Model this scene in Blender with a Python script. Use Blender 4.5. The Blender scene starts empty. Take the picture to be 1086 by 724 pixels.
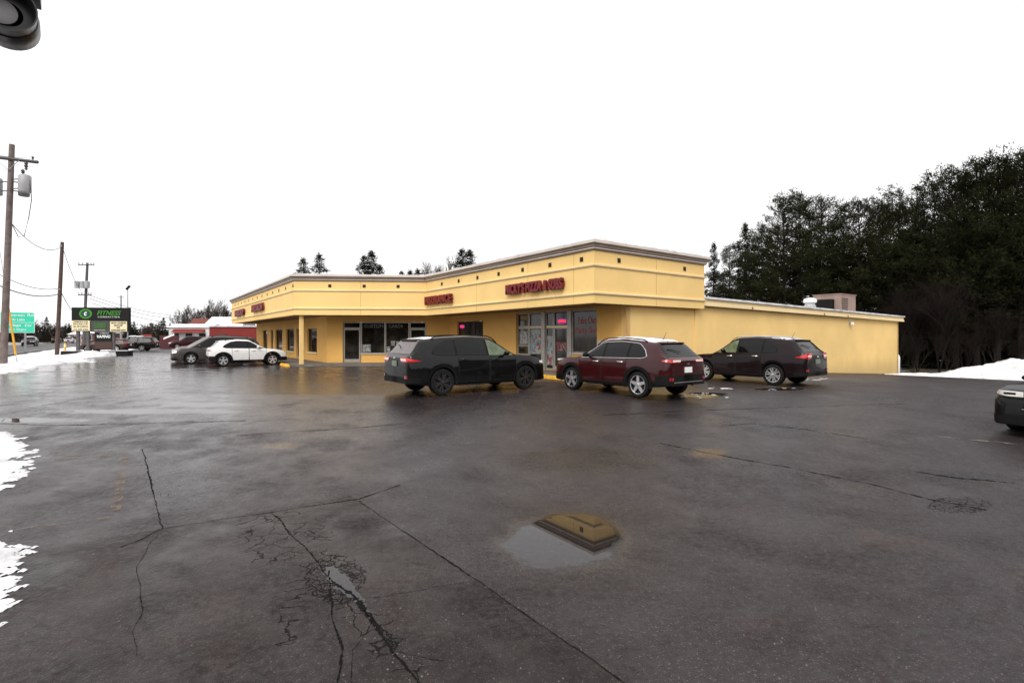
import bpy, math, random
from mathutils import Vector, Matrix, noise as mnoise
import numpy as np

R = math.radians
scene = bpy.context.scene
col = scene.collection
CAMH = 1.7
F = 543.0

# ------------------------------------------------------------------ frame of the place (metres; x right, y ahead)
U = Vector((-0.588, 0.809))      # direction of the long street front, away from the camera
V = Vector((0.809, 0.588))       # direction of the side wall, away from the camera
K = Vector((3.04, 19.0))         # near corner of the fascia
Wc = K + 2.1 * V + 0.3 * U       # near corner of the walls


def hgt(x, y):
    """height of the ground: lot rising gently to the shops, falling away beside the rear wing"""
    front = -0.5 * min(1.0, max(0.0, (15.0 - y) / 8.0))
    return front + side_fall(x, y)


def side_fall(x, y):
    s = (x - Wc.x) * V.x + (y - Wc.y) * V.y - 8.0
    if s < -4: return 0.0
    s = min(s, 27.0)
    sp = math.log1p(math.exp(s * 1.2)) / 1.2
    return -0.048 * sp


def gp(px, py):
    """point of the flat ground surveyed off the photograph"""
    z = CAMH * F / (py - 357.0)
    for _ in range(40):
        front = -0.5 * min(1.0, max(0.0, (15.0 - z) / 8.0))
        z = 0.5 * z + 0.5 * (CAMH - front) * F / (py - 357.0)
    return Vector(((px - 543.0) / F * z, z))


# ------------------------------------------------------------------ object bookkeeping
def tag(o, label=None, cat=None, group=None, kind=None):
    if label: o['label'] = label
    if cat: o['category'] = cat
    if group: o['group'] = group
    if kind: o['kind'] = kind
    return o


def empty(name, loc=(0, 0, 0), rz=0.0, label=None, cat=None, group=None, parent=None):
    o = bpy.data.objects.new(name, None)
    o.empty_display_size = 0.2
    col.objects.link(o)
    o.location = loc
    o.rotation_euler = (0, 0, rz)
    if parent: o.parent = parent
    return tag(o, label, cat, group)


class MB:
    def __init__(s):
        s.v = []; s.f = []; s.m = []

    def add(s, vs, fs, mi=0):
        b = len(s.v)
        s.v += [tuple(p) for p in vs]
        for f in fs:
            s.f.append(tuple(b + i for i in f)); s.m.append(mi)

    def box(s, x0, x1, y0, y1, z0, z1, mi=0):
        s.add([(x0, y0, z0), (x1, y0, z0), (x1, y1, z0), (x0, y1, z0), (x0, y0, z1), (x1, y0, z1), (x1, y1, z1), (x0, y1, z1)],
              [(0, 3, 2, 1), (4, 5, 6, 7), (0, 1, 5, 4), (1, 2, 6, 5), (2, 3, 7, 6), (3, 0, 4, 7)], mi)

    def tube(s, pts, r, n=8, mi=0, cap=True):
        pts = [Vector(p) for p in pts]
        rs = r if isinstance(r, (list, tuple)) else [r] * len(pts)
        vs = []; fs = []
        for i, p in enumerate(pts):
            if i == 0: d = pts[1] - p
            elif i == len(pts) - 1: d = p - pts[i - 1]
            else: d = pts[i + 1] - pts[i - 1]
            d.normalize()
            a = Vector((0, 0, 1)) if abs(d.z) < 0.9 else Vector((1, 0, 0))
            e1 = d.cross(a).normalized(); e2 = d.cross(e1)
            for k in range(n):
                t = 2 * math.pi * k / n
                vs.append(p + (e1 * math.cos(t) + e2 * math.sin(t)) * rs[i])
        for i in range(len(pts) - 1):
            for k in range(n):
                k2 = (k + 1) % n
                fs.append((i * n + k, i * n + k2, (i + 1) * n + k2, (i + 1) * n + k))
        if cap:
            fs.append(tuple(range(n))[::-1]); fs.append(tuple((len(pts) - 1) * n + k for k in range(n)))
        s.add(vs, fs, mi)

    def lathe(s, prof, n=24, axis='z', c=(0, 0, 0), mi=0):
        """prof: (radius, height) pairs"""
        vs = []; fs = []
        for (r, h) in prof:
            for k in range(n):
                t = 2 * math.pi * k / n
                a, b = r * math.cos(t), r * math.sin(t)
                if axis == 'z': p = (c[0] + a, c[1] + b, c[2] + h)
                elif axis == 'y': p = (c[0] + a, c[1] + h, c[2] + b)
                else: p = (c[0] + h, c[1] + a, c[2] + b)
                vs.append(p)
        for i in range(len(prof) - 1):
            for k in range(n):
                k2 = (k + 1) % n
                fs.append((i * n + k, i * n + k2, (i + 1) * n + k2, (i + 1) * n + k))
        s.add(vs, fs, mi)

    def prism(s, poly, z0, z1, mi=0):
        n = len(poly)
        vs = [(p[0], p[1], z0) for p in poly] + [(p[0], p[1], z1) for p in poly]
        fs = [tuple(range(n))[::-1], tuple(range(n, 2 * n))]
        fs += [(i, (i + 1) % n, n + (i + 1) % n, n + i) for i in range(n)]
        s.add(vs, fs, mi)

    def build(s, name, mats, parent=None, smooth=None, off=None, loc=None):
        me = bpy.data.meshes.new(name)
        me.from_pydata(s.v, [], s.f)
        if not isinstance(mats, (list, tuple)): mats = [mats]
        for m in mats: me.materials.append(m)
        if len(mats) > 1: me.polygons.foreach_set('material_index', s.m)
        me.update()
        if smooth:
            me.polygons.foreach_set('use_smooth', [True] * len(me.polygons))
            me.set_sharp_from_angle(angle=R(smooth))
        o = bpy.data.objects.new(name, me)
        col.objects.link(o)
        if parent is not None:
            o.parent = parent
            if off is not None: o.location = (-off[0], -off[1], -off[2])
        if loc is not None: o.location = loc
        return o


class Frame:
    """a: along the wall, b: outward, z up"""
    def __init__(s, p, d, n):
        s.p = Vector(p[:2]); s.d = Vector(d).normalized(); s.n = Vector(n).normalized()

    def pt(s, a, b, z):
        q = s.p + s.d * a + s.n * b
        return (q.x, q.y, z)

    def box(s, mb, a0, a1, b0, b1, z0, z1, mi=0):
        c = [s.pt(a0, b0, z0), s.pt(a1, b0, z0), s.pt(a1, b1, z0), s.pt(a0, b1, z0), s.pt(a0, b0, z1), s.pt(a1, b0, z1), s.pt(a1, b1, z1), s.pt(a0, b1, z1)]
        f = [(0, 3, 2, 1), (4, 5, 6, 7), (0, 1, 5, 4), (1, 2, 6, 5), (2, 3, 7, 6), (3, 0, 4, 7)]
        if s.d.x * s.n.y - s.d.y * s.n.x < 0: f = [tuple(reversed(q)) for q in f]
        mb.add(c, f, mi)


# ------------------------------------------------------------------ node helpers
class N:
    def __init__(s, nt): s.nt = nt; s.L = nt.links

    def new(s, t, **kw):
        n = s.nt.nodes.new(t)
        for k, v in kw.items(): setattr(n, k, v)
        return n

    def link(s, a, b): s.L.new(a, b)

    def put(s, sock, v):
        if hasattr(v, 'is_output') or hasattr(v, 'links'): s.L.new(v, sock)
        else: sock.default_value = v

    def m(s, op, a, b=None, c=None, clamp=False):
        n = s.new('ShaderNodeMath', operation=op); n.use_clamp = clamp
        s.put(n.inputs[0], a)
        if b is not None: s.put(n.inputs[1], b)
        if c is not None: s.put(n.inputs[2], c)
        return n.outputs[0]

    def ramp(s, fac, stops, interp='LINEAR'):
        n = s.new('ShaderNodeValToRGB'); n.color_ramp.interpolation = interp
        e = n.color_ramp.elements
        while len(e) < len(stops): e.new(0.5)
        for i, (p, c) in enumerate(stops):
            e[i].position = p
            e[i].color = (c, c, c, 1) if isinstance(c, (int, float)) else (*c, 1)
        s.put(n.inputs[0], fac)
        return n.outputs[0]

    def mix(s, fac, a, b, mode='MIX'):
        n = s.new('ShaderNodeMix', data_type='RGBA', blend_type=mode)
        s.put(n.inputs[0], fac)
        for sock, v in ((n.inputs[6], a), (n.inputs[7], b)):
            if isinstance(v, (tuple, list)): sock.default_value = (*v, 1) if len(v) == 3 else v
            else: s.L.new(v, sock)
        return n.outputs[2]

    def noise(s, vec, scale, detail=4, rough=0.55, dist=0.0):
        n = s.new('ShaderNodeTexNoise')
        n.inputs['Scale'].default_value = scale; n.inputs['Detail'].default_value = detail
        n.inputs['Roughness'].default_value = rough; n.inputs['Distortion'].default_value = dist
        if vec is not None: s.L.new(vec, n.inputs['Vector'])
        return n.outputs['Fac']

    def step(s, x, a, b):
        n = s.new('ShaderNodeMapRange', interpolation_type='SMOOTHSTEP')
        s.put(n.inputs[0], x); n.inputs[1].default_value = a; n.inputs[2].default_value = b
        n.inputs[3].default_value = 0; n.inputs[4].default_value = 1
        return n.outputs[0]


def mat_base(name):
    m = bpy.data.materials.new(name); m.use_nodes = True
    return m, N(m.node_tree), m.node_tree.nodes['Principled BSDF']


def simple(name, c, rough=0.6, metal=0.0, var=0.12, scale=3.0, coat=0.0, spec=0.5, bump=0.0, bscale=60, emit=None, es=0.0):
    m, n, b = mat_base(name)
    tc = n.new('ShaderNodeTexCoord').outputs['Object']
    f = n.noise(tc, scale, 5)
    lo = tuple(x * (1 - var) for x in c); hi = tuple(min(1, x * (1 + var)) for x in c)
    cc = n.ramp(f, [(0.3, lo), (0.7, hi)])
    n.link(cc, b.inputs['Base Color'])
    b.inputs['Roughness'].default_value = rough; b.inputs['Metallic'].default_value = metal
    b.inputs['Coat Weight'].default_value = coat; b.inputs['Coat Roughness'].default_value = 0.04
    b.inputs['Specular IOR Level'].default_value = spec
    if bump:
        bn = n.new('ShaderNodeBump'); bn.inputs['Strength'].default_value = bump; bn.inputs['Distance'].default_value = 0.01
        n.link(n.noise(tc, bscale, 3), bn.inputs['Height']); n.link(bn.outputs[0], b.inputs['Normal'])
    if emit:
        b.inputs['Emission Color'].default_value = (*emit, 1); b.inputs['Emission Strength'].default_value = es
    return m


def paint(name, c, metal=0.0, rough=0.38, dirt=0.35, coat=0.42):
    """car paint with a clear coat and winter road film low down"""
    m, n, b = mat_base(name)
    tc = n.new('ShaderNodeTexCoord').outputs['Object']
    sp = n.new('ShaderNodeSeparateXYZ'); n.link(tc, sp.inputs[0])
    f = n.noise(tc, 5, 6, 0.65)
    low = n.m('SUBTRACT', 1.0, n.step(sp.outputs[2], 0.15, 0.95))
    d = n.m('MULTIPLY', n.m('MULTIPLY', low, dirt), n.step(f, 0.25, 0.75))
    flake = n.noise(tc, 900, 2)
    cc = n.mix(flake, tuple(x * 0.8 for x in c), tuple(x * 1.2 for x in c))
    n.link(n.mix(d, cc, (0.036, 0.031, 0.028)), b.inputs['Base Color'])
    n.link(n.m('ADD', n.m('MULTIPLY', d, 0.5), rough), b.inputs['Roughness'])
    b.inputs['Metallic'].default_value = metal
    n.link(n.m('SUBTRACT', coat, n.m('MULTIPLY', d, 1.2), clamp=True), b.inputs['Coat Weight']); b.inputs['Specular IOR Level'].default_value = 0.12
    b.inputs['Coat Roughness'].default_value = 0.05
    return m


M = {}
M['rubber'] = simple('tyre_rubber', (0.010, 0.010, 0.010), 0.85, var=0.4, scale=14, spec=0.2)
M['plastic'] = simple('black_plastic', (0.005, 0.0047, 0.0047), 0.65, var=0.2, scale=20, spec=0.2)
M['seam'] = simple('door_gap', (0.004, 0.004, 0.004), 0.8)
M['under'] = simple('underbody', (0.006, 0.006, 0.006), 0.9)
M['alloy'] = simple('alloy', (0.75, 0.75, 0.76), 0.28, metal=0.8, var=0.1)
M['alloy_dark'] = simple('dark_alloy', (0.03, 0.029, 0.027), 0.5, metal=0.3)
M['barrel'] = simple('wheel_barrel', (0.015, 0.015, 0.015), 0.6)
M['chrome'] = simple('chrome', (0.8, 0.8, 0.8), 0.12, metal=1.0, var=0.03)
M['glass'] = simple('tinted_car_glass', (0.003, 0.0035, 0.0035), 0.03, var=0.3, spec=0.28)
M['glass_light'] = simple('clear_car_glass', (0.10, 0.13, 0.075), 0.04, var=0.5, scale=2.5)
M['glass_dusty'] = simple('dusty_rear_glass', (0.13, 0.11, 0.105), 0.35, var=0.25, scale=4)
M['lamp_clear'] = simple('headlamp_lens', (0.82, 0.80, 0.76), 0.15, var=0.15, scale=14)
M['lamp_red'] = simple('tail_lamp_lens', (0.55, 0.015, 0.015), 0.12, var=0.3, scale=20, coat=1, emit=(1, 0.03, 0.03), es=0.03)
M['lamp_dim'] = simple('tail_lamp_dark_lens', (0.30, 0.012, 0.02), 0.12, var=0.3, scale=20, coat=1)
M['lamp_amber'] = simple('amber_lens', (0.7, 0.25, 0.03), 0.15, var=0.2)
M['plate'] = simple('plate_white', (0.8, 0.8, 0.78), 0.4, var=0.05)
M['plate_dim'] = simple('plate_dull', (0.16, 0.2, 0.15), 0.5, var=0.2, scale=20)

# ------------------------------------------------------------------ vehicles
def interp(pts, x):
    if x <= pts[0][0]: return pts[0][1]
    for (a, za), (b, zb) in zip(pts, pts[1:]):
        if x <= b:
            return za + (zb - za) * (x - a) / (b - a)
    return pts[-1][1]


def smooth_profile(pts, r=0.10, n=240):
    """piecewise profile (x from rear to front) with rounded corners"""
    x0, x1 = pts[0][0], pts[-1][0]
    xs = np.linspace(x0, x1, n)
    out = []
    for x in xs:
        rr = min(r, x - x0 + 1e-4, x1 - x + 1e-4)
        k = np.linspace(-rr, rr, 9)
        wts = np.cos(k / (rr + 1e-9) * math.pi / 2) + 1e-3
        out.append((x, float(sum(interp(pts, x + a) * w_ for a, w_ in zip(k, wts)) / wts.sum())))
    return out


def build_car(name, loc, head, P, label, cat, group=None, zoff=None):
    """head: 2D heading. local x = forward, y = left."""
    rz = math.atan2(head[1], head[0])
    zz = hgt(loc[0], loc[1]) if zoff is None else zoff
    root = empty(name, (loc[0], loc[1], zz), rz, label, cat, group)
    wb, r, Wd = P['wb'], P['r'], P['W'] / 2
    xf, xr = P['xf'], P['xr']
    Ra = r + P.get('arch', 0.065)
    T = smooth_profile(P['top'], P.get('round', 0.09))
    belt0, belt1 = P['belt']
    sill = P.get('sill', 0.25)
    tum = P.get('tumble', 0.42)

    def top(x): return interp(T, x)

    def belt(x): return min(belt0 + (belt1 - belt0) * (x - xr) / (xf - xr), top(x) - 0.035)

    def wid(x):
        e = 0.0
        d = min(xf - x, x - xr)
        front = (xf - x) < (x - xr)
        w = Wd
        span = 0.75 if front else 0.55
        amt = 0.15 if front else 0.10
        if d < span: w -= amt * (1 - d / span) ** 2.2
        if d < 0.10:
            q = 1 - d / 0.10
            w -= 0.13 * (1 - math.sqrt(max(0, 1 - q * q)))
        return w

    def zb(x):
        z = sill
        df, dr = xf - x, x - xr
        if df < 0.8: z += 0.02 * (1 - df / 0.8)
        if dr < 0.9: z += 0.10 * (1 - dr / 0.9)
        for xw in (wb / 2, -wb / 2):
            d = abs(x - xw)
            if d < Ra: z = max(z, r + math.sqrt(Ra * Ra - d * d) * 0.98)
        return z

    def sec(x):
        w, b, t, z0 = wid(x), belt(x), top(x), zb(x)
        dz = t - b
        wr = (w - 0.065) - tum * max(0, dz - 0.05) - 0.03 * min(1, dz / 0.1)
        zs = [z0, z0, z0, z0 + 0.035, max(0.50, z0 + 0.06), max(0.74, z0 + 0.10)]
        zs = [min(q, b - 0.075) if i > 2 else q for i, q in enumerate(zs)]
        pts = [(0, z0), (w - 0.16, z0), (w - 0.02, z0), (w - 0.004, zs[3]), (w, zs[4]), (w - 0.004, zs[5]), (w - 0.026, b - 0.05), (w - 0.062, b)]
        pts.append(((w - 0.065 + wr) / 2 + 0.012 * min(1, dz * 3), b + dz * 0.5 - 0.02 * min(1, dz)))
        pts.append((wr, t - min(0.085, 0.45 * dz)))
        pts.append((wr - 0.05, t - min(0.038, 0.22 * dz)))
        pts.append((wr - 0.16, t - min(0.014, 0.1 * dz)))
        pts.append((wr * 0.45, t - 0.003))
        pts.append((0, t))
        return pts

    xs = set(np.round(np.linspace(xr, xf, 64), 4))
    for xw in (wb / 2, -wb / 2):
        for a in np.linspace(0, math.pi, 25): xs.add(round(xw + Ra * math.cos(a), 4))
        xs.add(round(xw + Ra + 0.002, 4)); xs.add(round(xw - Ra - 0.002, 4))
    for d in (0.005, 0.012, 0.025, 0.04, 0.06, 0.08, 0.1): xs.add(round(xf - d, 4)); xs.add(round(xr + d, 4))
    xs = sorted(xs)
    mb = MB()
    secs = [sec(x) for x in xs]
    n = len(secs[0])
    ring = 2 * n - 2
    vs = []
    for x, s_ in zip(xs, secs):
        for (y, z) in s_: vs.append((x, y, z))
        for (y, z) in reversed(s_[1:-1]): vs.append((x, -y, z))
    clad = P.get('clad', 3)
    for i in range(len(xs) - 1):
        b0 = len(mb.v)
        for k in range(ring):
            k2 = (k + 1) % ring
            kk = k if k < n - 1 else ring - 1 - k
            mi = 2 if kk <= 1 else (1 if kk < clad else 0)
            if mi == 1 and clad > 3:
                # cladding only low on the door, the arch trim is a part of its own
                zavg = vs[i * ring + k2][2]
                if zavg > P.get('cladz', 0.5) + 0.02 and kk >= 3: mi = 0
            mb.f.append((i * ring + k, (i + 1) * ring + k, (i + 1) * ring + k2, i * ring + k2)); mb.m.append(mi)
    mb.v = vs
    mb.f.append(tuple(range(ring))); mb.m.append(0)
    mb.f.append(tuple((len(xs) - 1) * ring + k for k in range(ring))[::-1]); mb.m.append(0)

    def side_y(x, z):
        s_ = sec(x)
        for k in range(2, 9):
            (ya, za), (yb, zb_) = s_[k], s_[k + 1]
            if za <= z <= zb_ and zb_ > za: return ya + (yb - ya) * (z - za) / (zb_ - za)
        return s_[2][0] if z < s_[2][1] else s_[9][0]

    def side_patch(mbx, x0, x1, fb, ft, off, sgn, nx=14, nz=5, mi=0):
        vv = []; ff = []
        for i in range(nx + 1):
            x = x0 + (x1 - x0) * i / nx
            a, c = fb(x), ft(x)
            for j in range(nz + 1):
                z = a + (max(c, a) - a) * j / nz
                vv.append((x, sgn * (side_y(x, z) + off), z))
        for i in range(nx):
            for j in range(nz):
                q = (i * (nz + 1) + j, (i + 1) * (nz + 1) + j, (i + 1) * (nz + 1) + j + 1, i * (nz + 1) + j + 1)
                ff.append(q if sgn < 0 else q[::-1])
        mbx.add(vv, ff, mi)

    def top_patch(mbx, x0, x1, k0, off, nx=12, mi=0, inset=0.0):
        """patch across the top surface, from section index k0 over the centre"""
        vv = []; ff = []
        rows = []
        for i in range(nx + 1):
            x = x0 + (x1 - x0) * i / nx
            s_ = sec(x)
            pts = []
            for j in range(9):
                kf = k0 + (13 - k0) * j / 8
                k = min(int(kf), 12); f = kf - k
                y = s_[k][0] + (s_[k + 1][0] - s_[k][0]) * f; z = s_[k][1] + (s_[k + 1][1] - s_[k][1]) * f
                pts.append((y, z))
            e = 0.01
            sl = (top(x + e) - top(x - e)) / (2 * e)
            nrm = Vector((-sl, 0, 1)).normalized() * off
            row = [(x + nrm.x, y, z + nrm.z) for (y, z) in pts] + [(x + nrm.x, -y, z + nrm.z) for (y, z) in reversed(pts[:-1])]
            rows.append(row)
        w_ = len(rows[0])
        for row in rows: vv += row
        for i in range(nx):
            for j in range(w_ - 1):
                ff.append((i * w_ + j, (i + 1) * w_ + j, (i + 1) * w_ + j + 1, i * w_ + j + 1))
        mbx.add(vv, ff, mi)

    def outline(z, rear=True, n_side=14, reach=0.7, face_in=1.0):
        """plan outline of one rear (or front) quarter at height z: from the side, round the corner, across the face"""
        out = []
        xe = xr if rear else xf
        sg = 1 if rear else -1
        for i in range(n_side + 1):
            t = 1 - (1 - i / n_side) ** 2
            x = xe + sg * reach * (1 - t)
            out.append(Vector((x, side_y(x, z))))
        ye = side_y(xe, z)
        for i in range(1, 9): out.append(Vector((xe, ye - face_in * i / 8)))
        return out

    def wrap(mbx, a0, a1, zf0, zf1, off, sgn, rear=True, reach=0.7, nn=14, mi=0):
        """strip round a corner of the body; a measured from the corner: + along the side, - across the face"""
        vv = []; ff = []
        nz = 3
        for i in range(nn + 1):
            a = a0 + (a1 - a0) * i / nn
            for j in range(nz + 1):
                z = zf0(a) + (zf1(a) - zf0(a)) * j / nz
                ol = outline(z, rear, reach=reach)
                acc = [0.0]
                for p, q in zip(ol, ol[1:]): acc.append(acc[-1] + (q - p).length)
                corner = acc[14]
                s_ = min(max(corner - a, 0), acc[-1] - 1e-4)
                for k in range(len(ol) - 1):
                    if acc[k + 1] >= s_: break
                L = acc[k + 1] - acc[k] + 1e-9
                p = ol[k].lerp(ol[k + 1], (s_ - acc[k]) / L)
                d = (ol[k + 1] - ol[k]).normalized()
                nr = Vector((-d.y, d.x)) if rear else Vector((d.y, -d.x))
                if nr.y < -0.01 or (abs(nr.y) < 0.3 and ((rear and nr.x > 0) or (not rear and nr.x < 0))): nr = -nr
                p = p + nr * off
                vv.append((p.x, sgn * p.y, z))
        for i in range(nn):
            for j in range(nz):
                ff.append((i * (nz + 1) + j, (i + 1) * (nz + 1) + j, (i + 1) * (nz + 1) + j + 1, i * (nz + 1) + j + 1))
        mbx.add(vv, ff, mi)

    pm = P['paint']
    body = mb.build('body', [pm, M['plastic'] if P.get('clad', 3) >= 3 else pm, M['under']], root, smooth=35)
    # side glazing
    gx = P['dlo']            # list of panes (x0, x1, material) front to rear, plus shaping
    g0, g1 = P['dlo_range']
    rear_cut = P.get('rear_cut', 0.25)

    def wtop(x):
        s_ = sec(x)
        z = s_[9][1] - 0.025
        d = x - g0
        if d < rear_cut: z = min(z, belt(x) + 0.06 + (z - belt(x) - 0.06) * math.sqrt(max(0, d / rear_cut)))
        return z

    def wbot(x):
        d = x - g0
        z = belt(x) + 0.028
        if d < rear_cut * 0.5: z += 0.05 * (1 - d / (rear_cut * 0.5)) ** 2
        return z
    for sgn in (1, -1):
        g = MB()
        side_patch(g, g0, g1, lambda x: wbot(x) - 0.012, lambda x: max(wtop(x) + 0.012, wbot(x)), 0.003, sgn, nx=40)
        g.build('window_surround', M['plastic'], root, smooth=40)
        for (a, b, mt) in gx:
            g = MB(); side_patch(g, a, b, wbot, wtop, 0.007, sgn, nx=16)
            g.build('window', M[mt], root, smooth=40)
        if P.get('chrome_line'):
            g = MB()
            pts = []
            for i in range(30):
                x = g1 - 0.05 + (g0 - g1 + 0.05) * i / 29; z = wbot(x) - 0.015; pts.append((x, sgn * (side_y(x, z) + 0.008), z))
            for i in range(30):
                x = g0 + (g1 - 0.05 - g0) * i / 29; z = wtop(x) + 0.012; pts.append((x, sgn * (side_y(x, z) + 0.008), z))
            if P['chrome_line'] == 'low': pts = pts[:30]
            g.tube(pts, 0.011, 6); g.build('chrome_trim', M['chrome'], root, smooth=60)
        # doors with their handles
        for (a, b) in P['doors']:
            dmb = MB()

            def dbot(x): return max(sill + 0.10, zb(x) + 0.05)

            def dtop(x): return belt(x) + 0.01
            side_patch(dmb, a, b, dbot, dtop, 0.004, sgn, nx=16, nz=10, mi=0)
            for xe in (a, b):
                side_patch(dmb, xe - 0.007, xe + 0.007, dbot, dtop, 0.006, sgn, nx=1, nz=10, mi=1)
            side_patch(dmb, a, b, lambda x: dbot(x) - 0.006, lambda x: dbot(x) + 0.006, 0.006, sgn, nx=16, nz=1, mi=1)
            door = dmb.build('door', [P.get('door_paint', pm), M['seam']], root, smooth=40)
            hx = a + 0.13; hz = belt(hx) - 0.10
            hm = MB(); yy = side_y(hx, hz)
            hm.tube([(hx - 0.02, sgn * (yy + 0.0), hz), (hx, sgn * (yy + 0.035), hz), (hx + 0.17, sgn * (yy + 0.037), hz + 0.004), (hx + 0.19, sgn * yy, hz + 0.004)], [0.012, 0.017, 0.017, 0.012], 6)
            hm.build('handle', M['chrome'] if P.get('chrome_handles') else P.get('handle_mat', pm), door, smooth=60)
        # arch trim
        if P.get('arch_trim', True):
            for xw in (wb / 2, -wb / 2):
                am = MB(); vv = []; ff = []
                na = 26
                for i in range(na + 1):
                    t = math.pi * (i / na) * 1.12 - math.pi * 0.06
                    for rr_ in (Ra - 0.012, Ra + P.get('trim_w', 0.05)):
                        x = xw + rr_ * math.cos(t); z = r + rr_ * math.sin(t)
                        x = min(max(x, xr + 0.05), xf - 0.05)
                        zq = min(max(z, zb(x) + 0.001), belt(x) - 0.02)
                        vv.append((x, sgn * (side_y(x, zq) + (0.024 if rr_ < Ra else 0.012)), z))
                for i in range(na):
                    q = (2 * i, 2 * i + 1, 2 * i + 3, 2 * i + 2)
                    ff.append(q if sgn > 0 else q[::-1])
                am.add(vv, ff)
                am.build('arch_trim', P.get('trim_mat', M['plastic']), root, smooth=50)
        # mirror
        mm = MB(); xm = g1 - 0.42; zm = belt(xm) + 0.07; ym = side_y(xm, belt(xm)) + 0.03
        prof = [(0.02, -0.07), (0.06, -0.05), (0.085, 0.0), (0.075, 0.06), (0.03, 0.085), (0.0, 0.088)]
        mv = MB(); mv.lathe([(0.0, -0.075)] + prof, 12, 'x')
        mm.add([(xm + p[0] * 0.9, sgn * (ym + 0.13) + p[1] * 1.35, zm + 0.03 + p[2] * 0.9) for p in mv.v], mv.f)
        mm.tube([(xm + 0.02, sgn * (ym - 0.04), zm - 0.03), (xm, sgn * (ym + 0.07), zm)], 0.03, 6)
        mm.build('mirror', P.get('mirror_mat', pm), root, smooth=60)
        # tail lamp
        tz0, tz1, ta, tin = P['tail']
        tm = MB()
        wrap(tm, -tin, ta, lambda a: tz0 + (0.035 if a > 0 else 0.0) * (a / ta if a > 0 else 0), lambda a: tz1 - (max(0, a) / ta) * (tz1 - tz0) * P.get('tail_taper', 0.55) - (max(0, -a) / max(tin, .01)) * 0.02, 0.012, sgn, True)
        tl = tm.build('tail_light', M[P.get('tail_mat', 'lamp_red')], root, smooth=50)
        if P.get('tail_white', True):
            tw = MB(); zc = (tz0 * 0.6 + tz1 * 0.4)
            wrap(tw, -tin * 0.95, ta * 0.12, lambda a: zc - 0.02, lambda a: zc + 0.035, 0.018, sgn, True)
            tw.build('reversing_lens', M['lamp_clear'], tl, smooth=50)
        # headlamp
        hz0, hz1, ha, hin = P['headl']
        hm = MB()
        wrap(hm, -hin, ha, lambda a: hz0 + 0.05 * max(0, a) / ha, lambda a: min(hz1 - 0.01 * max(0, -a) / hin, 9), 0.012, sgn, False, reach=0.8)
        hl = hm.build('headlight', M['lamp_clear'], root, smooth=50)
        hm = MB(); wrap(hm, -hin * 0.55, ha * 0.10, lambda a: hz0 + 0.035, lambda a: hz1 - 0.035, 0.016, sgn, False, reach=0.8)
        hm.build('lamp_projector', M['plastic'], hl, smooth=50)
        # rails
        if P.get('rails'):
            rm = MB(); ra, rb = P['rails']
            pts = []
            for i in range(15):
                x = ra + (rb - ra) * i / 14; s_ = sec(x)
                lift = 0.055 if 0 < i < 14 else 0.0
                pts.append((x, sgn * (s_[10][0] - 0.0), s_[10][1] + lift))
            rm.tube(pts, 0.017, 6); rm.build('roof_rail', M[P.get('rail_mat', 'plastic')], root, smooth=60)
    # glass front and back
    w0, w1 = P['wind']
    g = MB(); top_patch(g, w0, w1, 10.25, 0.006); g.build('windshield', M[P.get('wind_mat', 'glass')], root, smooth=50)
    b0, b1 = P['backl']
    g = MB(); top_patch(g, b0, b1, 10.35, 0.006); rwn = g.build('rear_window', M[P.get('back_mat', 'glass')], root, smooth=50)
    # lower bumpers
    bm_ = MB()
    for sgn in (1, -1): wrap(bm_, -0.9, 0.48, lambda a: zb(xr + 0.02) + 0.02, lambda a: P.get('bump_z', 0.60) - 0.03 * max(0, a), 0.014, sgn, True, nn=22)
    bp = bm_.build('rear_bumper', P.get('bump_mat', M['plastic']), root, smooth=40)
    if P.get('rear_chrome'):
        cm = MB()
        for sgn in (1, -1): wrap(cm, -0.7, -0.05, lambda a: 0.46, lambda a: 0.485, 0.03, sgn, True)
        cm.build('bumper_trim', M['chrome'], bp, smooth=40)
    for sgn in (1, -1):
        rm = MB(); wrap(rm, -0.06, 0.09, lambda a: 0.52, lambda a: 0.60, 0.022, sgn, True); rm.build('reflector', M['lamp_dim'], bp)
    bm_ = MB()
    for sgn in (1, -1): wrap(bm_, -0.85, 0.40, lambda a: zb(xf - 0.02) + 0.02, lambda a: 0.40, 0.014, sgn, False, nn=22)
    bm_.build('front_bumper', M['plastic'], root, smooth=40)
    gm = MB()
    for sgn in (1, -1): wrap(gm, -0.75, -P['headl'][3] - 0.03, lambda a: 0.50, lambda a: P['headl'][1] - 0.03, 0.012, sgn, False)
    gr = gm.build('grille', M['plastic'], root)
    gm = MB()
    for k in range(3):
        z = 0.54 + 0.07 * k
        for sgn in (1, -1): wrap(gm, -0.72, -P['headl'][3] - 0.05, lambda a: z, lambda a: z + 0.018, 0.02, sgn, False)
    gm.build('grille_bar', M['chrome'], gr)
    # plate, badge, wiper, spoiler, antenna
    pl = MB(); pz = P.get('plate_z', 0.80); pl.box(xr - 0.03, xr - 0.006, -0.155, 0.155, pz - 0.075, pz + 0.075)
    pl.build('licence_plate', M[P.get('plate_mat', 'plate')], root)
    bd = MB(); bz = pz + 0.16; bd.box(xr - 0.02, xr - 0.004, -0.07, 0.07, bz - 0.018, bz + 0.018); bd.build('badge', M['chrome'], root)
    sp_ = MB(); xs_ = P['backl'][1]
    s_ = sec(xs_ + 0.05)
    zt = top(xs_ + 0.05)
    hw = s_[11][0]
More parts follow.
